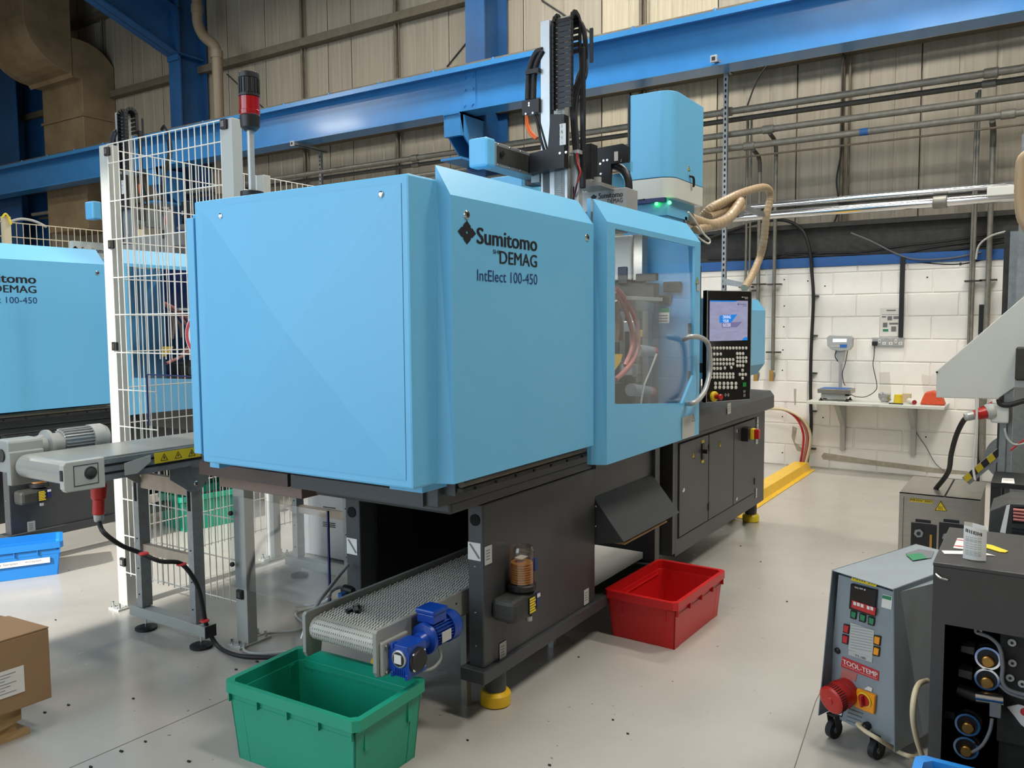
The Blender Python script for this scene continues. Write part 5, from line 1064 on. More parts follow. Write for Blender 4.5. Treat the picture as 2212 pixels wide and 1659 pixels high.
for i in range(5): MB().cyl(ox(9.199, 1797+i*4, 748), ox(9.199, 1797+i*4, 748)+Vector((-.003, 0, 0)), .006, n=8).build('key', 'label', hd)
MB().prism([ox(9.22, *s) for s in ((1804, 757), (1826, 757), (1822, 778), (1818, 784), (1811, 784), (1808, 778))], (.04, 0, 0)).build('bracket', 'silver', ws, bevel=.004)
MB().tube([ox(9.2, *s) for s in ((1806, 758), (1804, 770), (1810, 781))], .005, 6, 4).build('cable', 'rubber', ws); MB().tube([ox(9.22, *s) for s in ((1831, 757), (1826, 785), (1820, 805), (1822, 825), (1826, 833))], .004, 6, 4).build('cable', 'rubber', ws)
so = root('wall_socket', 'metal double wall socket plate with white outlets on the block wall', 'socket', (9.34, 1.4, 1.37)); a, b = ox(9.335, 1884, 748), ox(9.335, 1953, 729); MB().box(9.33, 9.35, b.y, a.y, a.z, b.z).build('plate', 'silver', so, bevel=.003)
for px, w, h, py in ((1894, 3, 5, 733), (1907, 3, 4, 733), (1923, 3, 5, 733), (1940, 3, 5, 733), (1900, 4, 9, 737), (1935, 4, 9, 737), (1910, 7, 7, 742), (1924, 7, 7, 742), (1945, 7, 7, 742)):
    c = ox(9.329, px, py); MB().box(9.326, 9.33, c.y-w*.0024, c.y+w*.0024, c.z-h*.0022, c.z+h*.0022).build('outlet', 'label', so); MB().box(9.325, 9.326, c.y-.003, c.y+.003, c.z-.006, c.z+.006).build('pin_hole', 'hole', so)
pg = root('mains_plug', 'black mains plug in the left outlet with a cable to the scale', 'plug', ox(9.31, 1889, 746)); c = ox(9.31, 1889.5, 742); MB().box(9.295, 9.329, c.y-.026, c.y+.026, c.z-.022, c.z+.024).build('body', 'black', pg, bevel=.008)
MB().tube([c-Vector((0, 0, .02)), ox(9.3, 1888, 770), ox(9.28, 1886, 790), ox(9.25, 1894, 830), ox(9.22, 1890, 845), ox(9.18, 1870, 857), ox(9.14, 1850, 857), ox(9.12, 1838, 852)], .004, 6, 5).build('cable', 'rubber', pg)
nt_ = root('notice_sheet', 'laminated notice sheet with small grey pictures taped on the block wall', 'notice', (9.345, 1.4, 1.5)); a, b = ox(9.345, 1900, 727), ox(9.345, 1943, 665); MB().box(9.343, 9.346, b.y, a.y, a.z, b.z).build('sheet', 'label', nt_)
for x0_, y0_, x1_, y1_, m_ in ((1905, 686, 1914, 683, 'inkg'), (1917, 692, 1927, 683, 'inkg'), (1930, 689, 1941, 683, 'inkg'), (1907, 707, 1917, 697, 'inkg'), (1921, 701, 1940, 697, 'inkg'), (1925, 716, 1936, 705, 'inkg'), (1907, 716, 1919, 711, 'greenlab'), (1915, 672, 1935, 669, 'inkg'), (1905, 680, 1941, 679, 'inkg')):
    p, q = ox(9.342, x0_, y0_), ox(9.342, x1_, y1_); MB().box(9.341, 9.343, q.y, p.y, p.z, q.z).build('print', m_, nt_)
# small things
fb = root('foil_bag', 'crumpled clear bag of silver foil parts on the shelf', 'bag', (9.1, 1.2, .78))
import bmesh
def blob(name, m_, parent, c, sx, sy, sz, jag=.25, sub=2, flat=True):
    b = bmesh.new(); bmesh.ops.create_icosphere(b, subdivisions=sub, radius=1)
    rnd = random.Random(len(D.objects))
    vs = []
    for v in b.verts:
        k = 1+rnd.uniform(-jag, jag); vs.append(Vector((c[0]+v.co.x*sx*k, c[1]+v.co.y*sy*k, max(c[2]+v.co.z*sz*k, c[2]-sz*.98))))
    fs = [tuple(v.index for v in f.verts) for f in b.faces]; b.free()
    return MB().add(vs, fs).build(name, m_, parent)
c = sx_(1912, 852); blob('foil', 'foil', fb, (9.08, c.y, .835), .05, .062, .055); MB().prism([ox(9.1, *s) for s in ((1899, 866), (1899, 805), (1922, 803), (1926, 864))], (.002, 0, 0)).build('film', 'bag', fb)
yt = root('yellow_roll', 'bright yellow plastic cup on the shelf beside the foil bag', 'cup', (9.1, 1.1, .78)); c = sx_(1940, 860); MB().lathe((9.08, c.y, .78), Z, [(0, .042), (.085, .036), (.086, .030)], 16).build('body', 'yellab', yt)
cr_ = root('cream_block', 'cream coloured block on the shelf right of the yellow cup', 'block', (9.2, 1.03, .78)); c = sx_(1957, 855, 9.2); MB().box(9.18, 9.26, c.y-.045, c.y+.035, .78, .87).build('body', 'beige', cr_, bevel=.003)
tp_ = root('tape_roll', 'small roll with a dark red end lying on the shelf', 'roll', (9.0, .98, .78)); a, b = sx_(1963, 859, 9.02), sx_(1975, 866, 8.96); a.z = max(a.z, .81); MB().cyl((9.05, a.y, .812), (8.96, b.y, .805), .026, .024, n=16).build('body', 'label', tp_); MB().cyl((8.965, b.y+.002, .805), (8.95, b.y-.004, .804), .022, n=16).build('end', 'lens_red', tp_)
kn = root('flat_tool', 'flat black tool lying in front of the yellow cup', 'tool', (8.95, 1.1, .78)); a, b = sx_(1920, 868, 8.93), sx_(1951, 870, 8.93); MB().box(8.92, 8.95, b.y, a.y, .78, .79).build('body', 'black', kn, bevel=.003)
ob = root('granule_bag', 'clear bag of orange granules at the right end of the shelf', 'bag', (9.1, .82, .78))
P = [ox(9.0, *s) for s in ((1987, 872), (1992, 860), (1998, 848), (2015, 845), (2032, 853), (2041, 870))]
for p in P: p.z = max(p.z, .782)
P[0].z = P[-1].z = .782
MB().prism([p for p in P], (.16, 0, 0)).build('granules', 'granule', ob, bevel=.012); MB().prism([ox(9.06, *s) for s in ((1998, 862), (1990, 816), (1992, 808), (2006, 812), (2022, 807), (2032, 812), (2030, 862))], (.004, 0, 0)).build('film', 'bag', ob)
sl_ = MB().box(9.33, 9.349, ox(9.33, 2124, 690).y, ox(9.33, 2114, 690).y, ox(9.33, 2118, 735).z, ox(9.33, 2118, 658).z); single(sl_, 'wall_slot_plate', 'black', 'narrow black plate on the wall between the drop pipes', 'plate')
# ================================================================== RIGHT: STAINLESS HEATER UNIT
mh = root('stainless_unit', 'stainless steel temperature unit marked MHW 360 near the block wall', 'temperature unit', (5.58, .48, 0))
x0, x1, y0, y1, zt_ = 5.285, 5.89, .272, .69, .60
MB().box(x0+.012, x1, y0+.006, y1-.006, .06, zt_-.004).build('case', 'steel', mh); 
MB().ring([(x0, y0, .06), (x0, y1, .06), (x0, y1, zt_), (x0, y0, zt_)], [(x0, y0+.022, .08), (x0, y1-.022, .08), (x0, y1-.022, zt_-.025), (x0, y0+.022, zt_-.025)], (.012, 0, 0)).build('front_frame', 'steel', mh)
MB().box(x0-.0, x1, y0, (y0+y1)/2-.03-.002, zt_-.004, zt_).build('lid', 'steel', mh); MB().box(x0, x1, (y0+y1)/2-.03+.004, y1, zt_-.004, zt_).build('lid', 'steel', mh)
MB().box(x0+.001, x1, (y0+y1)/2-.034, (y0+y1)/2-.024, zt_-.003, zt_+.001).build('lid_seam', 'hole', mh)
for x in (5.33, 5.84):
    for y in (.32, .64): MB().cyl((x, y-.012, .03), (x, y+.012, .03), .03, n=14).build('caster', 'rubber', mh)
F = lambda px, py: ox(x0+.010, px, py)
a, b = F(1965, 1083), F(2014, 1083); s = MB().box(x0+.0085, x0+.012, b.y, a.y, a.z, a.z+.020).build('label', 'yellab', mh); k = MB(); write(k, 'MHW 360', (x0+.008, a.y-.004, a.z+.004), -Y, Z, a.y-b.y-.008, .012, .012); k.build('lettering', 'ink', s)
P = [F(2018, 1103), F(2047, 1105), F(2032, 1081)]; MB().prism([p+Vector((-.002, 0, 0)) for p in P], (.002, 0, 0)).build('warning_sign', 'yellab', mh); cc = (P[0]+P[1]+P[2])/3; k = MB().ring([p+(cc-p)*.06+Vector((-.003, 0, 0)) for p in P], [p+(cc-p)*.2+Vector((-.003, 0, 0)) for p in P], (-.0005, 0, 0))
for i in (-1, 0, 1): k.tube([cc+Vector((-.003, i*.008, -.012)), cc+Vector((-.003, i*.008+.003, -.002)), cc+Vector((-.003, i*.008, .008))], .0012, 5, 3)
k.build('pictogram', 'ink', mh)
for px, w in ((1995, .135), (2056, .135)):
    c = F(px, 1160); o = MB().box(x0+.007, x0+.011, c.y-w/2, c.y+w/2, .12, F(px, 1131).z).build('opening', 'black', mh, bevel=.003); c2 = F(px-10, 1151 if px < 2000 else 1160); MB().cyl((x0+.006, c2.y, c2.z), (x0-.006, c2.y, c2.z), .026, n=6).build('hex_fitting', 'galv', o); MB().cyl((x0-.006, c2.y, c2.z), (x0-.012, c2.y, c2.z), .011, n=12).build('bore', 'black', o); c3 = F(px+16, 1165); MB().box(x0-.0, x0+.007, c3.y-.006, c3.y+.006, .2, c3.z+.03).build('spout', 'brass', o)
    MB().box(x0+.006, x0+.0105, c.y-.035, c.y+.045, F(px, 1129).z, F(px, 1123).z).build('caption', 'ink', mh)
# ================================================================== RIGHT: SMALL HEATER CART
tt = root('heater_cart', 'blue grey temperature unit on castors with a red sounder and marked MHW 397', 'temperature unit', (3.35, .42, 0))
Lp, Rp, dd = Vector((3.140, .630, 0)), Vector((3.019, .403, 0)), Vector((.55, -.215, 0))
u = (Rp-Lp).normalized(); n = Vector((-u.y, u.x, 0)); n = n if n.dot(CAM-Lp) > 0 else -n; wd = (Rp-Lp).length
def tz(p, z): return Vector((p.x, p.y, z))
# folded sheet cover: left side, top, right side (flared slightly outwards at the base)
lb, rb = oz(.10, 1767, 1545), oz(.075, 1933, 1626)
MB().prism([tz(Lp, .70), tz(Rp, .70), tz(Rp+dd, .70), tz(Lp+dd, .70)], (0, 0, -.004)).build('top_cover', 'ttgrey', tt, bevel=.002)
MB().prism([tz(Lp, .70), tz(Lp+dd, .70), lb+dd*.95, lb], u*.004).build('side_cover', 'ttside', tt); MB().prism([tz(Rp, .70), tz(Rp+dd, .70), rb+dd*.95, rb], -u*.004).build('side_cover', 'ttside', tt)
fo = -n*.022
A_, B_ = tz(Lp, .682)+u*.012+fo, tz(Rp, .682)-u*.006+fo
D2 = tz(rb, .085)-u*.022+fo*1.2
fn_ = (B_-A_).cross(D2-A_).normalized(); fn_ = fn_ if fn_.dot(CAM-A_) > 0 else -fn_
C2 = _hit(1786, 1541, A_, fn_)
MB().prism([A_, B_, D2, C2], -n*.5).build('front_panel', 'ttgrey', tt)
fu = (B_-A_).normalized(); fv = (A_-C2); fv = (fv-fu*fv.dot(fu)).normalized()
T_ = lambda px, py, off=.001: _hit(px, py, A_+fn_*off, fn_)
def tpoly(name, pts, m_, t=.002, off=.001, **k): return MB().prism([T_(*p, off) for p in pts], fn_*t).build(name, m_, tt, **k)
tpoly('display_module', [(1842, 1259), (1897, 1273), (1892, 1331), (1838, 1313)], 'blackg', .012, bevel=.002)
tpoly('key_strip', [(1841, 1296), (1892, 1313), (1890, 1330), (1839, 1312)], 'redlab', .001, .014)
for px, py in ((1844, 1302), (1852, 1304), (1860, 1307), (1873, 1311), (1881, 1313)): tpoly('button', [(px, py-3), (px+6, py-1), (px+6, py+6), (px, py+4)], 'label', .002, .0145)
k = MB(); write(k, 'TOOL-TEMP', T_(1846, 1270, .0135), T_(1866, 1275, .0135)-T_(1846, 1270, .0135), fv, (T_(1863, 1270)-T_(1846, 1270)).length, .006, .02); k.build('lettering', 'label', tt)
MB().cyl(T_(1868, 1274, .013), T_(1868, 1274, .016), .003, n=8).build('indicator_light', 'label', tt)
for i, q in enumerate((((1839, 1317), (1852, 1320), (1850, 1338), (1838, 1334)), ((1858, 1323), (1872, 1327), (1870, 1345), (1857, 1341)), ((1877, 1330), (1891, 1334), (1889, 1352), (1876, 1348)))): tpoly('rocker_switch', q, 'black', .006, bevel=.002); tpoly('rocker_face', [(x+(2 if j in (0, 3) else -2), y+(3 if j < 2 else -3)) for j, (x, y) in enumerate(q)], 'greenlab', .004, .006)
tpoly('scheme_field', [(1838, 1345), (1889, 1362), (1885, 1421), (1833, 1403)], 'labelg', .001)
k = MB()
for i in range(9):
    a, b = T_(1839-.3*i, 1351+i*6, .0022), T_(1886-.3*i, 1360+i*6, .0022); k.obox(a, b-a, fv*.0012, fn_*.0003)
k.build('hatching', 'inkg', tt)
for q in (((1824, 1347), (1836, 1350), (1834, 1369), (1822, 1365)), ((1821, 1369), (1834, 1373), (1832, 1392), (1820, 1388))): tpoly('switch_frame', q, 'black', .004); tpoly('red_switch', [(x+(1.5 if j in (0, 3) else -1.5), y+(2.5 if j < 2 else -2.5)) for j, (x, y) in enumerate(q)], 'redlab', .005, .004)
for q in (((1889, 1371), (1904, 1374), (1902, 1395), (1888, 1391)), ((1888, 1395), (1902, 1398), (1900, 1418), (1886, 1415))): tpoly('switch_frame', q, 'black', .004); tpoly('amber_switch', [(x+(2 if j in (0, 3) else -2), y+(3 if j < 2 else -3)) for j, (x, y) in enumerate(q)], 'amber', .005, .004)
tpoly('type_label', [(1834, 1404), (1885, 1420), (1884, 1431), (1833, 1414)], 'labelg', .0015)
k = MB(); o = T_(1847, 1418, .0035); write(k, 'TT-180', o, T_(1870, 1426)-T_(1847, 1418.5), fv, (T_(1870, 1426)-T_(1847, 1418.5)).length, .009, .01); k.build('lettering', 'ink', tt)
q = tpoly('logo_plate', [(1820, 1418), (1899, 1450), (1898, 1471), (1817, 1440)], 'redlab', .0015)
k = MB(); o = T_(1821, 1434, .0035); e = T_(1896, 1464, .0035); write(k, 'TOOL-TEMP', o, e-o, fv, (e-o).length, .020, .02)
o = T_(1819.5, 1438, .0035); e = T_(1895, 1468.5, .0035); write(k, 'TOOL-TEMP AG, Sulgen-Switzerland', o, e-o, fv, (e-o).length*.98, .005, .0); k.build('lettering', 'label', tt)
q = tpoly('label', [(1841, 1245), (1895, 1258), (1893, 1268), (1839, 1253)], 'yellab', .0015); k = MB(); o = T_(1842.5, 1251.5, .003); e = T_(1892, 1265.5, .003); write(k, 'MHW 397', o, e-o, fv, (e-o).length, .011, .012); k.build('lettering', 'ink', q)
tpoly('inspection_label', [(1907, 1283), (1928, 1289), (1926, 1317), (1904, 1311)], 'label', .001); tpoly('label_header', [(1907, 1285), (1926, 1290), (1925, 1297), (1906, 1292)], 'greenlab', .001, .002)
tpoly('worn_label', [(1820, 1444), (1852, 1456), (1848, 1472), (1815, 1462)], 'pink', .001)
MB().lathe(T_(1810, 1405), fn_, [(0, .012), (.006, .012), (.01, .008)], 14).build('plug_cap', 'black', tt)
c = T_(1832, 1492); MB().lathe(c, fn_, [(0, .050), (.03, .052), (.034, .049), (.036, .054), (.095, .052), (.10, .044), (.102, .014), (.106, .012)], 32).build('sounder', 'redp', tt, label='red ribbed sounder')
k = MB()
for i in range(36): a = i*math.pi/18; dv = fu*math.cos(a)+fv*math.sin(a); k.obox(c+fn_*.066+dv*.0528-(-fu*math.sin(a)+fv*math.cos(a))*.0012, (-fu*math.sin(a)+fv*math.cos(a))*.0024, fn_*.028, dv*.0012)
k.build('sound_slots', 'hole', tt, kind='stuff')
tpoly('isolator_plate', [(1855, 1485), (1895, 1500), (1892, 1541), (1850, 1524)], 'amber', .014, bevel=.004); c = T_(1868, 1511, .016); MB().lathe(c, fn_, [(0, .028), (.004, .028), (.005, .024)], 24).build('isolator_ring', 'yellab', tt); MB().lathe(c+fn_*.004, fn_, [(0, .023), (.004, .023)], 24).build('isolator_disc', 'redp', tt); MB().obox(c+fn_*.008-fu*.005-fv*.022, fu*.010, fv*.044, fn_*.018).build('isolator_knob', 'redp', tt, bevel=.003)
tpoly('warning_label', [(1866, 1488), (1876, 1482), (1885, 1487), (1883, 1494)], 'label', .001, .003)
tpoly('rating_plate', [(1794, 1523), (1822, 1533), (1819, 1549), (1792, 1538)], 'ink', .001); tpoly('plate_text', [(1800, 1527), (1820, 1534), (1818, 1546), (1798, 1539)], 'label', .001, .002)
k = MB()
for i in range(4): a, b = T_(1834-2*i, 1532+i*8, .001), T_(1864-2*i, 1543+i*8, .001); k.obox(a, b-a, fv*.003, fn_*.002)
k.build('vent_slots', 'ttside', tt)
MB().lathe(T_(1876, 1566), fn_, [(0, .014), (.012, .016), (.026, .013), (.03, .008)], 14).build('cable_gland', 'black', tt)
MB().tube([T_(1862, 1568, .03), T_(1852, 1564, .03), oy(.5, 1870, 1580), oy(.45, 1900, 1598), oy(.42, 1930, 1618), oy(.36, 1960, 1632), oz(.01, 1990, 1636)], .008, 8, 5).build('mains_cable', 'beige', tt)
MB().tube([oy(.30, 2003, 1470), oy(.30, 1985, 1478), oy(.30, 1975, 1505), oy(.30, 1972, 1550), oy(.30, 1980, 1595), oy(.30, 1992, 1632)], .009, 8, 5).build('side_cable', 'beige', tt)
for px, py in ((1801, 1574), (1893, 1618)):
    c = oz(.036, px, py); w_ = MB().cyl(c-u*.012, c+u*.012, .036, n=20).build('caster', 'rubber', tt); MB().cyl(c-u*.014, c+u*.014, .012, n=12).build('hub', 'galv', w_); k = MB()
    for s in (-1, 1): k.prism([c+u*(s*.018)+Z*.058+n*.02, c+u*(s*.018)+Z*.058-n*.03, c+u*(s*.018)-Z*.006-n*.006, c+u*(s*.018)-Z*.006+n*.006], u*.002)
    k.prism([c-u*.02+Z*.056+n*.02, c+u*.02+Z*.056+n*.02, c+u*.02+Z*.056-n*.03, c-u*.02+Z*.056-n*.03], (0, 0, .004)); k.build('fork', 'gutter', w_)
for s in (.2, .8): 
    c = tz(Lp+dd*.85, .036)+u*wd*s; w_ = MB().cyl(c-u*.012, c+u*.012, .036, n=16).build('caster', 'rubber', tt); MB().cyl(c+Z*.03, c+Z*.06, .012, n=10).build('fork', 'gutter', w_)
gb_ = root('green_label_board', 'grey and green patterned leaflet lying on the heater cart top', 'leaflet', oz(.702, 1980, 1196)); MB().prism([oz(.7015, *p) for p in ((1957, 1196), (1985, 1187), (2018, 1192), (2012, 1206), (1970, 1210))], (0, 0, .002)).build('sheet', 'inkg', gb_); MB().prism([oz(.704, *p) for p in ((1957, 1198), (1990, 1195), (2003, 1206), (1972, 1211))], (0, 0, .001)).build('green_field', 'greenlab', gb_)
# ================================================================== RIGHT: BLACK VALVE CABINET
kb = root('valve_cabinet', 'black steel cabinet with open front showing round valves, right foreground', 'cabinet', (2.86, 0, 0))
x0, x1, y0, y1, zt_ = 2.62, 3.10, -.50, .249, .92
MB().box(x0, x1, y0, y1, zt_-.012, zt_).build('top', 'cab', kb, bevel=.003)
MB().box(x0+.002, x1, y1-.006, y1-.002, .05, zt_-.012).build('side', 'cab', kb); MB().box(x0+.002, x1, y0, y0+.004, .05, zt_-.012).build('side', 'cab', kb); MB().box(x1-.02, x1, y0, y1, .05, zt_-.012).build('back', 'hole', kb)
MB().ring([(x0, y0, .05), (x0, y1-.002, .05), (x0, y1-.002, zt_-.012), (x0, y0, zt_-.012)], [(x0, y0+.04, .24), (x0, y1-.036, .24), (x0, y1-.036, .742), (x0, y0+.04, .742)], (.004, 0, 0)).build('front', 'cab', kb)
MB().box(x0+.02, x1-.02, y0+.02, y1-.02, .05, .14).build('floor_pan', 'hole', kb)
for x in (x0+.03, x1-.05):
    for y in (y0+.02, y1-.05): MB().box(x, x+.03, y, y+.03, 0, .06).build('foot', 'black', kb)
K = lambda px, py, x=2.74: ox(x, px, py)
MB().box(2.80, 2.82, -.3, K(2158, 1400).y, .35, .75).build('mounting_plate', 'gutter', kb, bevel=.003)
def valve(px, py, R, parent=kb, x=2.74, brass='brass'):
    c = K(px, py, x); v = MB().lathe((x+.05, c.y, c.z), -X, [(0, R*1.1), (.03, R*1.1), (.035, R*.95), (.05, R)], 28).build('valve_body', 'black', parent)
    k = MB(); nn = 28; C_ = lambda rr, xx: [Vector((xx, c.y+rr*math.cos(2*math.pi*i/nn), c.z+rr*math.sin(2*math.pi*i/nn))) for i in range(nn)]
    k.ring(C_(R, x), C_(R*.82, x), (-.004, 0, 0)); k.build('ring', 'chrome', v); MB().lathe((x, c.y, c.z-.008), -X, [(0, R*.52), (.012, R*.5), (.014, R*.40)], 20).build('brass_nut', brass, v); return v
valve(2134, 1422, .034); valve(2132, 1467, .033); valve(2090, 1565, .034, brass='brass'); valve(2087, 1615, .034)
for px, py in ((2186, 1388), (2187, 1432), (2182, 1464), (2208, 1477), (2113, 1363)):
    c = K(px, py, 2.795); w_ = MB().lathe(c, -X, [(0, .011), (.003, .011)], 18).build('washer', 'label', kb); MB().cyl(c-X*.003, c-X*.006, .004, n=8).build('bolt', 'gutter', w_)
a, b = K(2108, 1503, 2.74), K(2168, 1512, 2.74); MB().cyl(a, b, .020, n=22).build('cylinder', 'chrome', kb); MB().cyl(a+Vector((0, .05, .01)), a, .018, .020, n=16).build('cylinder_end', 'black', kb)
for q, m_ in ((((2076, 1395), (2105, 1399), (2104, 1416), (2075, 1408)), 'gutter'), (((2070, 1445), (2100, 1452), (2099, 1470), (2069, 1461)), 'gutter'), (((2138, 1515), (2163, 1520), (2162, 1553), (2137, 1548)), 'inkg'), (((2040, 1535), (2063, 1540), (2062, 1556), (2036, 1550)), 'black')): MB().prism([K(*p, 2.72) for p in q], (.05, 0, 0)).build('solenoid', m_, kb, bevel=.002)
MB().tube([K(*p, 2.70) for p in ((2115, 1368), (2140, 1378), (2160, 1400), (2166, 1440), (2165, 1470), (2180, 1490), (2212, 1500), (2240, 1505))], .006, 8, 4).build('cable', 'inkg', kb); MB().tube([K(*p, 2.71) for p in ((2160, 1480), (2180, 1497), (2212, 1508))], .005, 8, 4).build('cable', 'inkg', kb); MB().tube([K(*p, 2.71) for p in ((2143, 1553), (2138, 1580), (2122, 1610), (2100, 1625))], .005, 8, 4).build('cable', 'inkg', kb)
k = MB()
for i in range(12): c = K(2074, 1368+i*9, 2.85); k.lathe((2.85, c.y, c.z), Z, [(0, .022), (.004, .026), (.008, .022)], 12)
k.build('bellows_hose', 'black', kb)
MB().prism([K(*p, 2.765) for p in ((2175, 1527), (2200, 1522), (2230, 1530), (2230, 1585), (2205, 1565), (2190, 1545))], (.003, 0, 0)).build('torn_label', 'label', kb); c = K(2214, 1538, 2.764); MB().cyl(c, c-X*.002, .012, n=18).build('red_spot', 'redlab', kb)
MB().box(2.83, 3.05, -.3, K(2155, 1600).y, .16, .40).build('pump_block', 'gutter', kb, bevel=.004)
c = ox(x0, 2032, 1246); MB().tube([c+Vector((-.004, .012, .008)), c+Vector((-.010, 0, 0)), c+Vector((-.006, -.018, -.004))], .003, 8, 3).build('latch', 'chrome', kb)
zz = zt_
q_ = lambda px, py: oz(zz+.001, px, py)
o = single(MB().prism([q_(*p)-Vector((0, 0, 0)) for p in ((2034, 1190), (2082, 1191), (2120, 1193), (2150, 1201), (2100, 1198), (2040, 1197))], (0, 0, .0015)), 'paper_strip', 'label', 'white paper strip lying flat on the black cabinet', 'paper')
o = single(MB().prism([q_(*p) for p in ((2068, 1163), (2100, 1165), (2096, 1188), (2059, 1184))], (0, 0, .001)), 'sticker_sheet', 'label', 'small white sticker sheet with oval marks on the black cabinet', 'sticker'); k = MB()
for px, py in ((2078, 1168), (2073, 1181)): c = q_(px, py); k.add([c+Vector((.006*math.cos(i*.5), .016*math.sin(i*.5), .0018)) for i in range(13)], [tuple(range(13))])
o2 = k; o2.v = [v-ORG[o.name] for v in o2.v]; o2.build('oval_mark', 'redlab', o, local=True)
o = single(MB().prism([q_(*p) for p in ((2131, 1176), (2142, 1178), (2178, 1191), (2172, 1194), (2160, 1193), (2131, 1184))], (0, 0, .0015)), 'yellow_label', 'yellab', 'crumpled yellow label on the black cabinet behind the card', 'label')
cd = root('job_card', 'folded white job card numbered 011182041 standing on the black cabinet', 'card', (2.72, .15, .922)); x_ = 2.70
a, b = ox(x_, 2080, 1198), ox(x_, 2130, 1207); ht = .098; m = MB(); nn = 8; vs = []
for i in range(nn+1):
    t = i/nn; y = a.y+(b.y-a.y)*t; x = x_-.010*math.sin(math.pi*t); vs += [(x, y, .9225), (x, y, .9225+ht-.006*t)]
vs += [(x_+.012, b.y+.002, .9225), (x_+.012, b.y+.002, .9225+ht), (x_+.03, a.y-.02, .9225), (x_+.03, a.y-.02, .9225+ht+.003), (x_+.012, a.y-.0, .9225), (x_+.012, a.y, .9225+ht+.008)]
m.add(vs, [(2*i, 2*i+2, 2*i+3, 2*i+1) for i in range(nn+3-0)]); o = m.build('sheet', 'label', cd); md = o.modifiers.new('thickness', 'SOLIDIFY'); md.thickness = .0006
k = MB(); cp_ = lambda t, z: Vector((x_-.010*math.sin(math.pi*t)-.0012, a.y+(b.y-a.y)*t, .9225+z))
W0 = a.y-b.y
for i, ch in enumerate('011182041'): t = .08+i*.085; d = (cp_(t+.05, 0)-cp_(t, 0)); write(k, ch, cp_(t, .080-.001*i), d, Z, W0*(.03 if ch == '1' else .066), .010, .015)
k.build('number', 'ink', cd); k = MB()
for i, z in enumerate((.066, .060, .057, .054, .047, .040, .034, .026, .022, .018, .014)): 
    for j in range(4): t = .1+j*.18; k.add([cp_(t, z-j*.0006), cp_(t+.15, z-j*.0006), cp_(t+.15, z+.0009-j*.0006), cp_(t, z+.0009-j*.0006)], [(0, 1, 2, 3)])
k.build('print', 'inkg', cd)
crate('plastic_crate', 'blueb', 'blue plastic crate at the bottom right corner holding white sheets', 'crate', .60, .40, .32, (2.21, -.045, .12), math.radians(90))
bs = root('crate_dolly', 'low dark dolly under the blue crate at the bottom right corner', 'dolly', (2.21, -.05, 0)); MB().box(2.03, 2.39, -.32, .23, .09, .118).build('deck', 'black', bs)
for x in (2.08, 2.34):
    for y in (-.26, .16): MB().cyl((x, y-.01, .045), (x, y+.01, .045), .045, n=16).build('wheel', 'rubber', bs)
single(MB().prism([(2.08, -.22, .37), (2.38, -.22, .37), (2.38, .17, .38), (2.08, .17, .37)], (0, 0, .012)), 'paper_sheets', 'label', 'white sheets lying in the blue crate at the bottom right', 'paper')
# ================================================================== RIGHT: CHUTE, STAND, PIPES, BLACK BOXES
wc = root('white_chute', 'large pale sheet metal chute jutting in from the right edge', 'chute', (5.2, .2, 1.2))
P = [ox(5.0, *p) for p in ((2022, 859), (2155, 862), (2212, 822), (2260, 790), (2260, 600), (2212, 640), (2023, 801))]
MB().prism(P, (.40, 0, 0)).build('hopper_body', 'offwhite', wc, bevel=.004); c = ox(4.998, 2024, 804); MB().cyl(c, c-X*.004, .006, n=8).build('rivet', 'black', wc)
a = ox(4.95, 2203, 800); MB().box(4.90, 5.0, a.y-.1, a.y+.02, a.z-.05, a.z+.12).build('drive_box', 'gutter', wc, bevel=.01); MB().box(4.92, 4.98, a.y-.02, a.y+.02, a.z-.085, a.z-.05).build('gland', 'silver', wc)
MB().tube([ox(4.95, *p) for p in ((2158, 862), (2162, 873), (2180, 875), (2212, 866), (2250, 860))], .014, 8, 4).build('hose', 'rubber', wc)
MB().box(5.02, 5.08, ox(5.05, 2186, 950).y, ox(5.05, 2166, 950).y, 0, 1.25).build('stand_post', 'galv', wc)
MB().tube([ox(4.9, *p) for p in ((2109, 860), (2110, 900), (2106, 960), (2102, 1000), (2105, 1030), (2107, 1036))], .006, 6, 4).build('white_cable', 'label', wc); 
MB().tube([ox(4.9, *p) for p in ((2170, 925), (2175, 945), (2190, 960), (2212, 958), (2230, 955))], .006, 6, 4).build('clear_tube', 'labelg', wc)
MB().cyl(ox(4.9, 2182, 973), ox(4.9, 2212, 950), .005, n=6).build('pink_tag', 'redlab', wc)
tw = root('galvanised_column', 'tall galvanised column cut by the right picture edge', 'column', (6.1, .13, 0)); a, b = ox(6.0, 2196, 600), ox(6.0, 2205, 290)
MB().box(6.0, 6.10, a.y-.10, a.y, 0, b.z).build('shaft', 'galv', tw)
k = ox(6.1, 2166, 600).y; MB().box(6.12, 6.20, a.y-.05, k, 0, ox(6.1, 2170, 500).z).build('lower_shaft', 'gutter', tw); MB().box(6.08, 6.12, a.y, a.y+.045, 0, ox(6.1, 2190, 500).z).build('edge_strip', 'galv', tw)
MB().tube([ox(5.9, *p) for p in ((2225, 330), (2208, 345), (2204, 380), (2203, 430), (2208, 470), (2225, 500))], lambda i, m_: .03*(1+.05*(i % 2)), 12, 8).build('tan_hose', 'hose', tw)
sb = root('power_socket', 'pale industrial socket box with red plug and black cable at the right', 'socket', ox(5.0, 2150, 890)); a, b = ox(4.98, 2140, 912), ox(4.98, 2180, 874)
MB().box(4.95, 5.05, b.y, a.y, a.z, b.z).build('housing', 'offwhite', sb, bevel=.008); p, q = ox(4.97, 2142, 888), ox(4.93, 2097, 898); d = (q-p).normalized(); L_ = (q-p).length
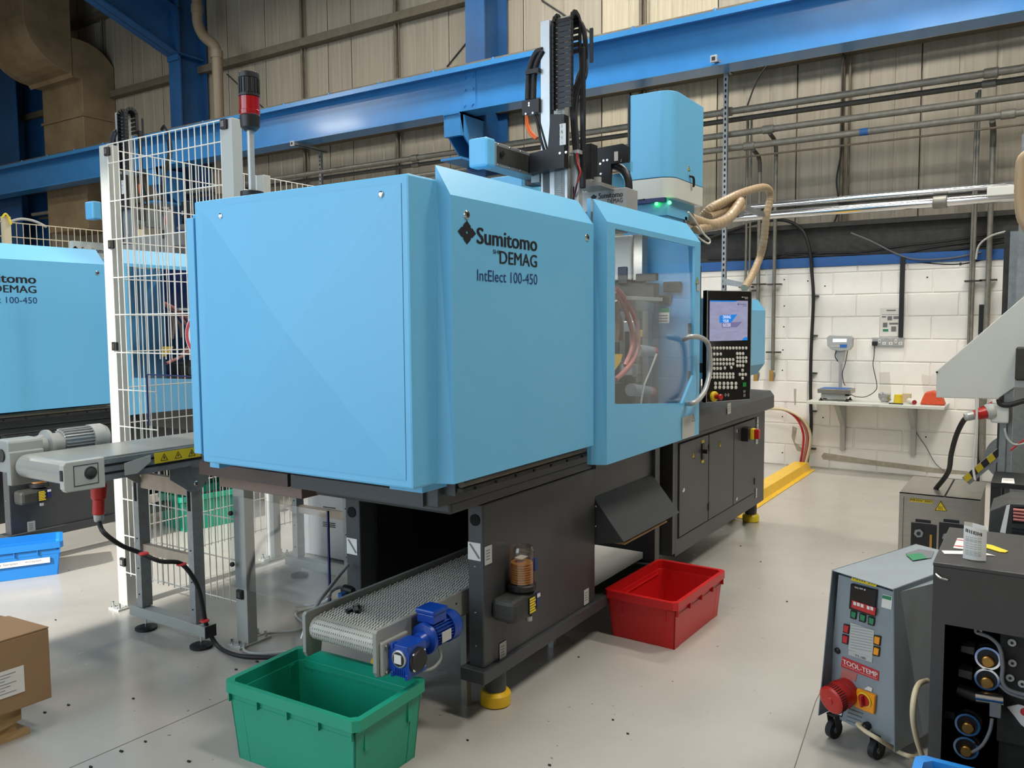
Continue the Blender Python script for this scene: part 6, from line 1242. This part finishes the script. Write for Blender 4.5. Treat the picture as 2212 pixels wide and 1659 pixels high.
MB().lathe(p, d, [(-.005, .042), (.02, .042), (.03, .036)], 18).build('socket_mouth', 'labelg', sb); MB().lathe(p+d*.02, d, [(0, .032), (.05, .030), (.055, .024), (L_-.02, .023)], 18).build('plug', 'redp', sb); MB().lathe(q, -d, [(-.03, .018), (-.02, .024), (.012, .025)], 12).build('gland', 'silver', sb)
MB().prism([p+Z*.035, p+Z*.05, p+d*.10+Z*.0+Z*.02, p+d*.10+Z*.01], (.02, 0, 0)).build('lever', 'redlab', sb)
MB().tube([q, ox(5.0, 2082, 908), ox(5.1, 2066, 940), ox(5.25, 2055, 980), ox(5.4, 2048, 1020), (5.50, .52, .60)], .014, 10, 5).build('cable', 'rubber', sb)
MB().box(5.0, 5.04, b.y+.01, b.y+.04, .0, a.z).build('post', 'galv', sb)
hb2 = root('black_terminal_box', 'black box on legs with a white barcode label, right behind the card', 'box', (4.8, .1, 0))
a, b = ox(4.6, 2140, 1100), ox(4.6, 2140, 1050); MB().box(4.6, 4.95, -.2, b.y, .80, b.z+.02).build('top', 'black', hb2, bevel=.003); MB().box(4.6, 4.64, b.y-.045, b.y, 0, .80).build('leg', 'black', hb2); MB().box(4.6, 4.64, -.2, -.16, 0, .80).build('leg', 'black', hb2); MB().box(4.9, 4.95, b.y-.05, b.y, 0, .8).build('leg', 'black', hb2); zt2 = b.z+.021
s = MB().prism([oz(zt2, *p) for p in ((2165, 1033), (2190, 1034), (2192, 1045), (2163, 1043))], (0, 0, .001)).build('label', 'label', hb2); k = MB()
for i in range(7): a_ = oz(zt2+.0015, 2168+i*3, 1036); k.box(a_.x-.02, a_.x, a_.y-.002, a_.y, zt2+.0012, zt2+.0016)
k.build('barcode', 'ink', s)
ct = root('connector_cabinet', 'grey sloping cabinet with orange contactors at the right edge', 'cabinet', (3.6, 0, 0))
MB().prism([ox(3.5, *p) for p in ((2128, 1240), (2138, 1103), (2178, 1088), (2230, 1090), (2230, 1240))], (.25, 0, 0)).build('housing', 'gutter', ct, bevel=.004); MB().prism([ox(3.498, *p) for p in ((2160, 1150), (2174, 1092), (2182, 1090), (2172, 1152))], (.002, 0, 0)).build('white_edge', 'label', ct); MB().box(3.5, 3.75, -.1, ox(3.5, 2140, 1200).y-.01, 0, .75).build('base', 'cab', ct)
MB().prism([ox(3.497, *p) for p in ((2188, 1095), (2225, 1094), (2225, 1132), (2186, 1130))], (.003, 0, 0)).build('opening', 'hole', ct)
for py in (1102, 1109, 1116, 1123): c = ox(3.49, 2201, py); MB().cyl(c+Y*.018, c-Y*.03, .005, n=8).build('contactor', 'pink', ct)
for i, py in enumerate((1140, 1148, 1156)): a = ox(3.497, 2185, py); MB().box(3.494, 3.5, -.1, a.y, a.z-.006, a.z).build('louvre', 'black', ct)
bar = root('striped_bar', 'yellow and black striped barrier bar rising to the right', 'bar', ox(5.6, 2125, 1015)); p, q = ox(5.5, 2088, 1042), ox(5.5, 2164, 980); d = (q-p); nb = Vector((0, -d.z, d.y)).normalized(); nb = nb if nb.z > 0 else -nb
MB().obox(p-nb*.02+X*.004, d, nb*.055, X*.03).build('core', 'galv', bar)
for i in range(6): MB().prism([p+d*(i/6)-nb*.0, p+d*((i+1)/6), p+d*((i+1)/6)+nb*.035+d*.04, p+d*(i/6)+nb*.035+d*.04], (-.004, 0, 0)).build('stripe', 'yellab' if i % 2 == 0 else 'black', bar)
MB().box(5.51, 5.54, q.y-.02, q.y+.02, 0, q.z).build('post', 'galv', bar)
fp = root('bent_pipe', 'galvanised pipe turning at the floor beside the block wall', 'pipe', ox(9.0, 2125, 980)); MB().tube([ox(9.1, *s) for s in ((2124, 862), (2123, 900), (2122, 975), (2124, 994), (2134, 1000), (2175, 1004))], .03, 12, 4).build('tube', 'pipe', fp)
MB().box(9.25, 9.34, ox(9.3, 2119, 950).y, ox(9.3, 2113, 950).y, .02, 1.15).build('backing_strip', 'rubber', fp)
ff = root('pipe_flange', 'round pale steel flange disc leaning behind the stand post', 'flange', ox(6.5, 2185, 990)); c = ox(6.5, 2185, 990); MB().cyl(c, c+X*.012, .16, n=32).build('disc', 'galv', ff); MB().cyl(c-X*.002, c, .05, n=18).build('hub', 'silver', ff); MB().box(c.x+.012, c.x+.05, c.y-.03, c.y+.03, 0, c.z).build('prop', 'gutter', ff)
# ================================================================== LEFT BACKGROUND
# second stand and cabinet under the long conveyor
for o in [x for x in D.objects if x.parent and x.parent.name == 'belt_conveyor' and x.name.split('.')[0] in ('leg', 'gusset', 'levelling_foot', 'base_bar') and x.data.vertices[0].co.x < .4]:
    c = dup(o, None, cv); c.location.x = 1.08
c = dup(D.objects['cross_bar.001'], None, cv); c.location.x = 1.08
ec = root('electrical_cabinet', 'low grey steel cabinet with louvre slots behind the conveyor stand', 'cabinet', (4.2, 3.5, 0)); MB().box(3.96, 4.4, 2.70, 4.34, .02, .90).build('case', 'silver', ec, bevel=.006)
for py in (1094, 1127): 
    for j in range(3):
        for i in range(3): a = ox(3.958, 698+i*9, py+j*4+i*1.2); MB().box(3.955, 3.96, a.y-.035, a.y, a.z-.004, a.z).build('louvre', 'hole', ec)
for y in (2.8, 4.2): MB().box(4.0, 4.3, y, y+.05, 0, .02).build('plinth', 'black', ec)
# distant fence behind the second machine
fb2 = root('mesh_fence', 'beige wire mesh fence behind the second machine at the left edge', 'fence', (5, 8, 0)); m = MB()
for i in range(60): m.cyl((3.6+i*.06, 8, .2), (3.6+i*.06, 8, 2.57), .004, n=5, caps=False)
for z in (.3, .9, 1.5, 1.9, 2.3, 2.44, 2.57): m.cyl((3.6, 8, z), (7.2, 8, z), .005, n=5, caps=False)
m.build('mesh_wires', 'beige', fb2, kind='stuff')
for x in (3.87, 5.2, 7.2): MB().box(x-.03, x+.03, 7.97, 8.03, 0, 2.62).build('post', 'beige', fb2)
MB().tube([oy(8.05, *p) for p in ((20, 480), (45, 473), (75, 478), (100, 490))], .012, 8, 4).build('bent_cable', 'grey', fb2); MB().tube([oy(7.95, *p) for p in ((5, 470), (12, 462), (20, 472), (24, 485))], .010, 8, 4).build('yellow_rope', 'yellab', fb2)
pn = root('name_panel', 'white name panel on top of the second machine at the left', 'panel', oy(6.4, 190, 540)); a, b = oy(6.4, 158, 543), oy(6.4, 222, 525); MB().box(a.x, b.x, 6.4, 6.45, 2.10, b.z).build('board', 'offwhite', pn); k = MB(); c = oy(6.398, 163, 538); emblem(k, (c.x, 6.398, c.z), X, Z, .03, .025); write(k, 'Sumitomo', (c.x+.05, 6.398, c.z-.02), X, Z, .20, .04, .01); k.build('lettering', 'ink', pn)
MB().box(a.x+.1, b.x-.1, 6.42, 6.44, 2.0, 2.11).build('support', 'grey', pn)
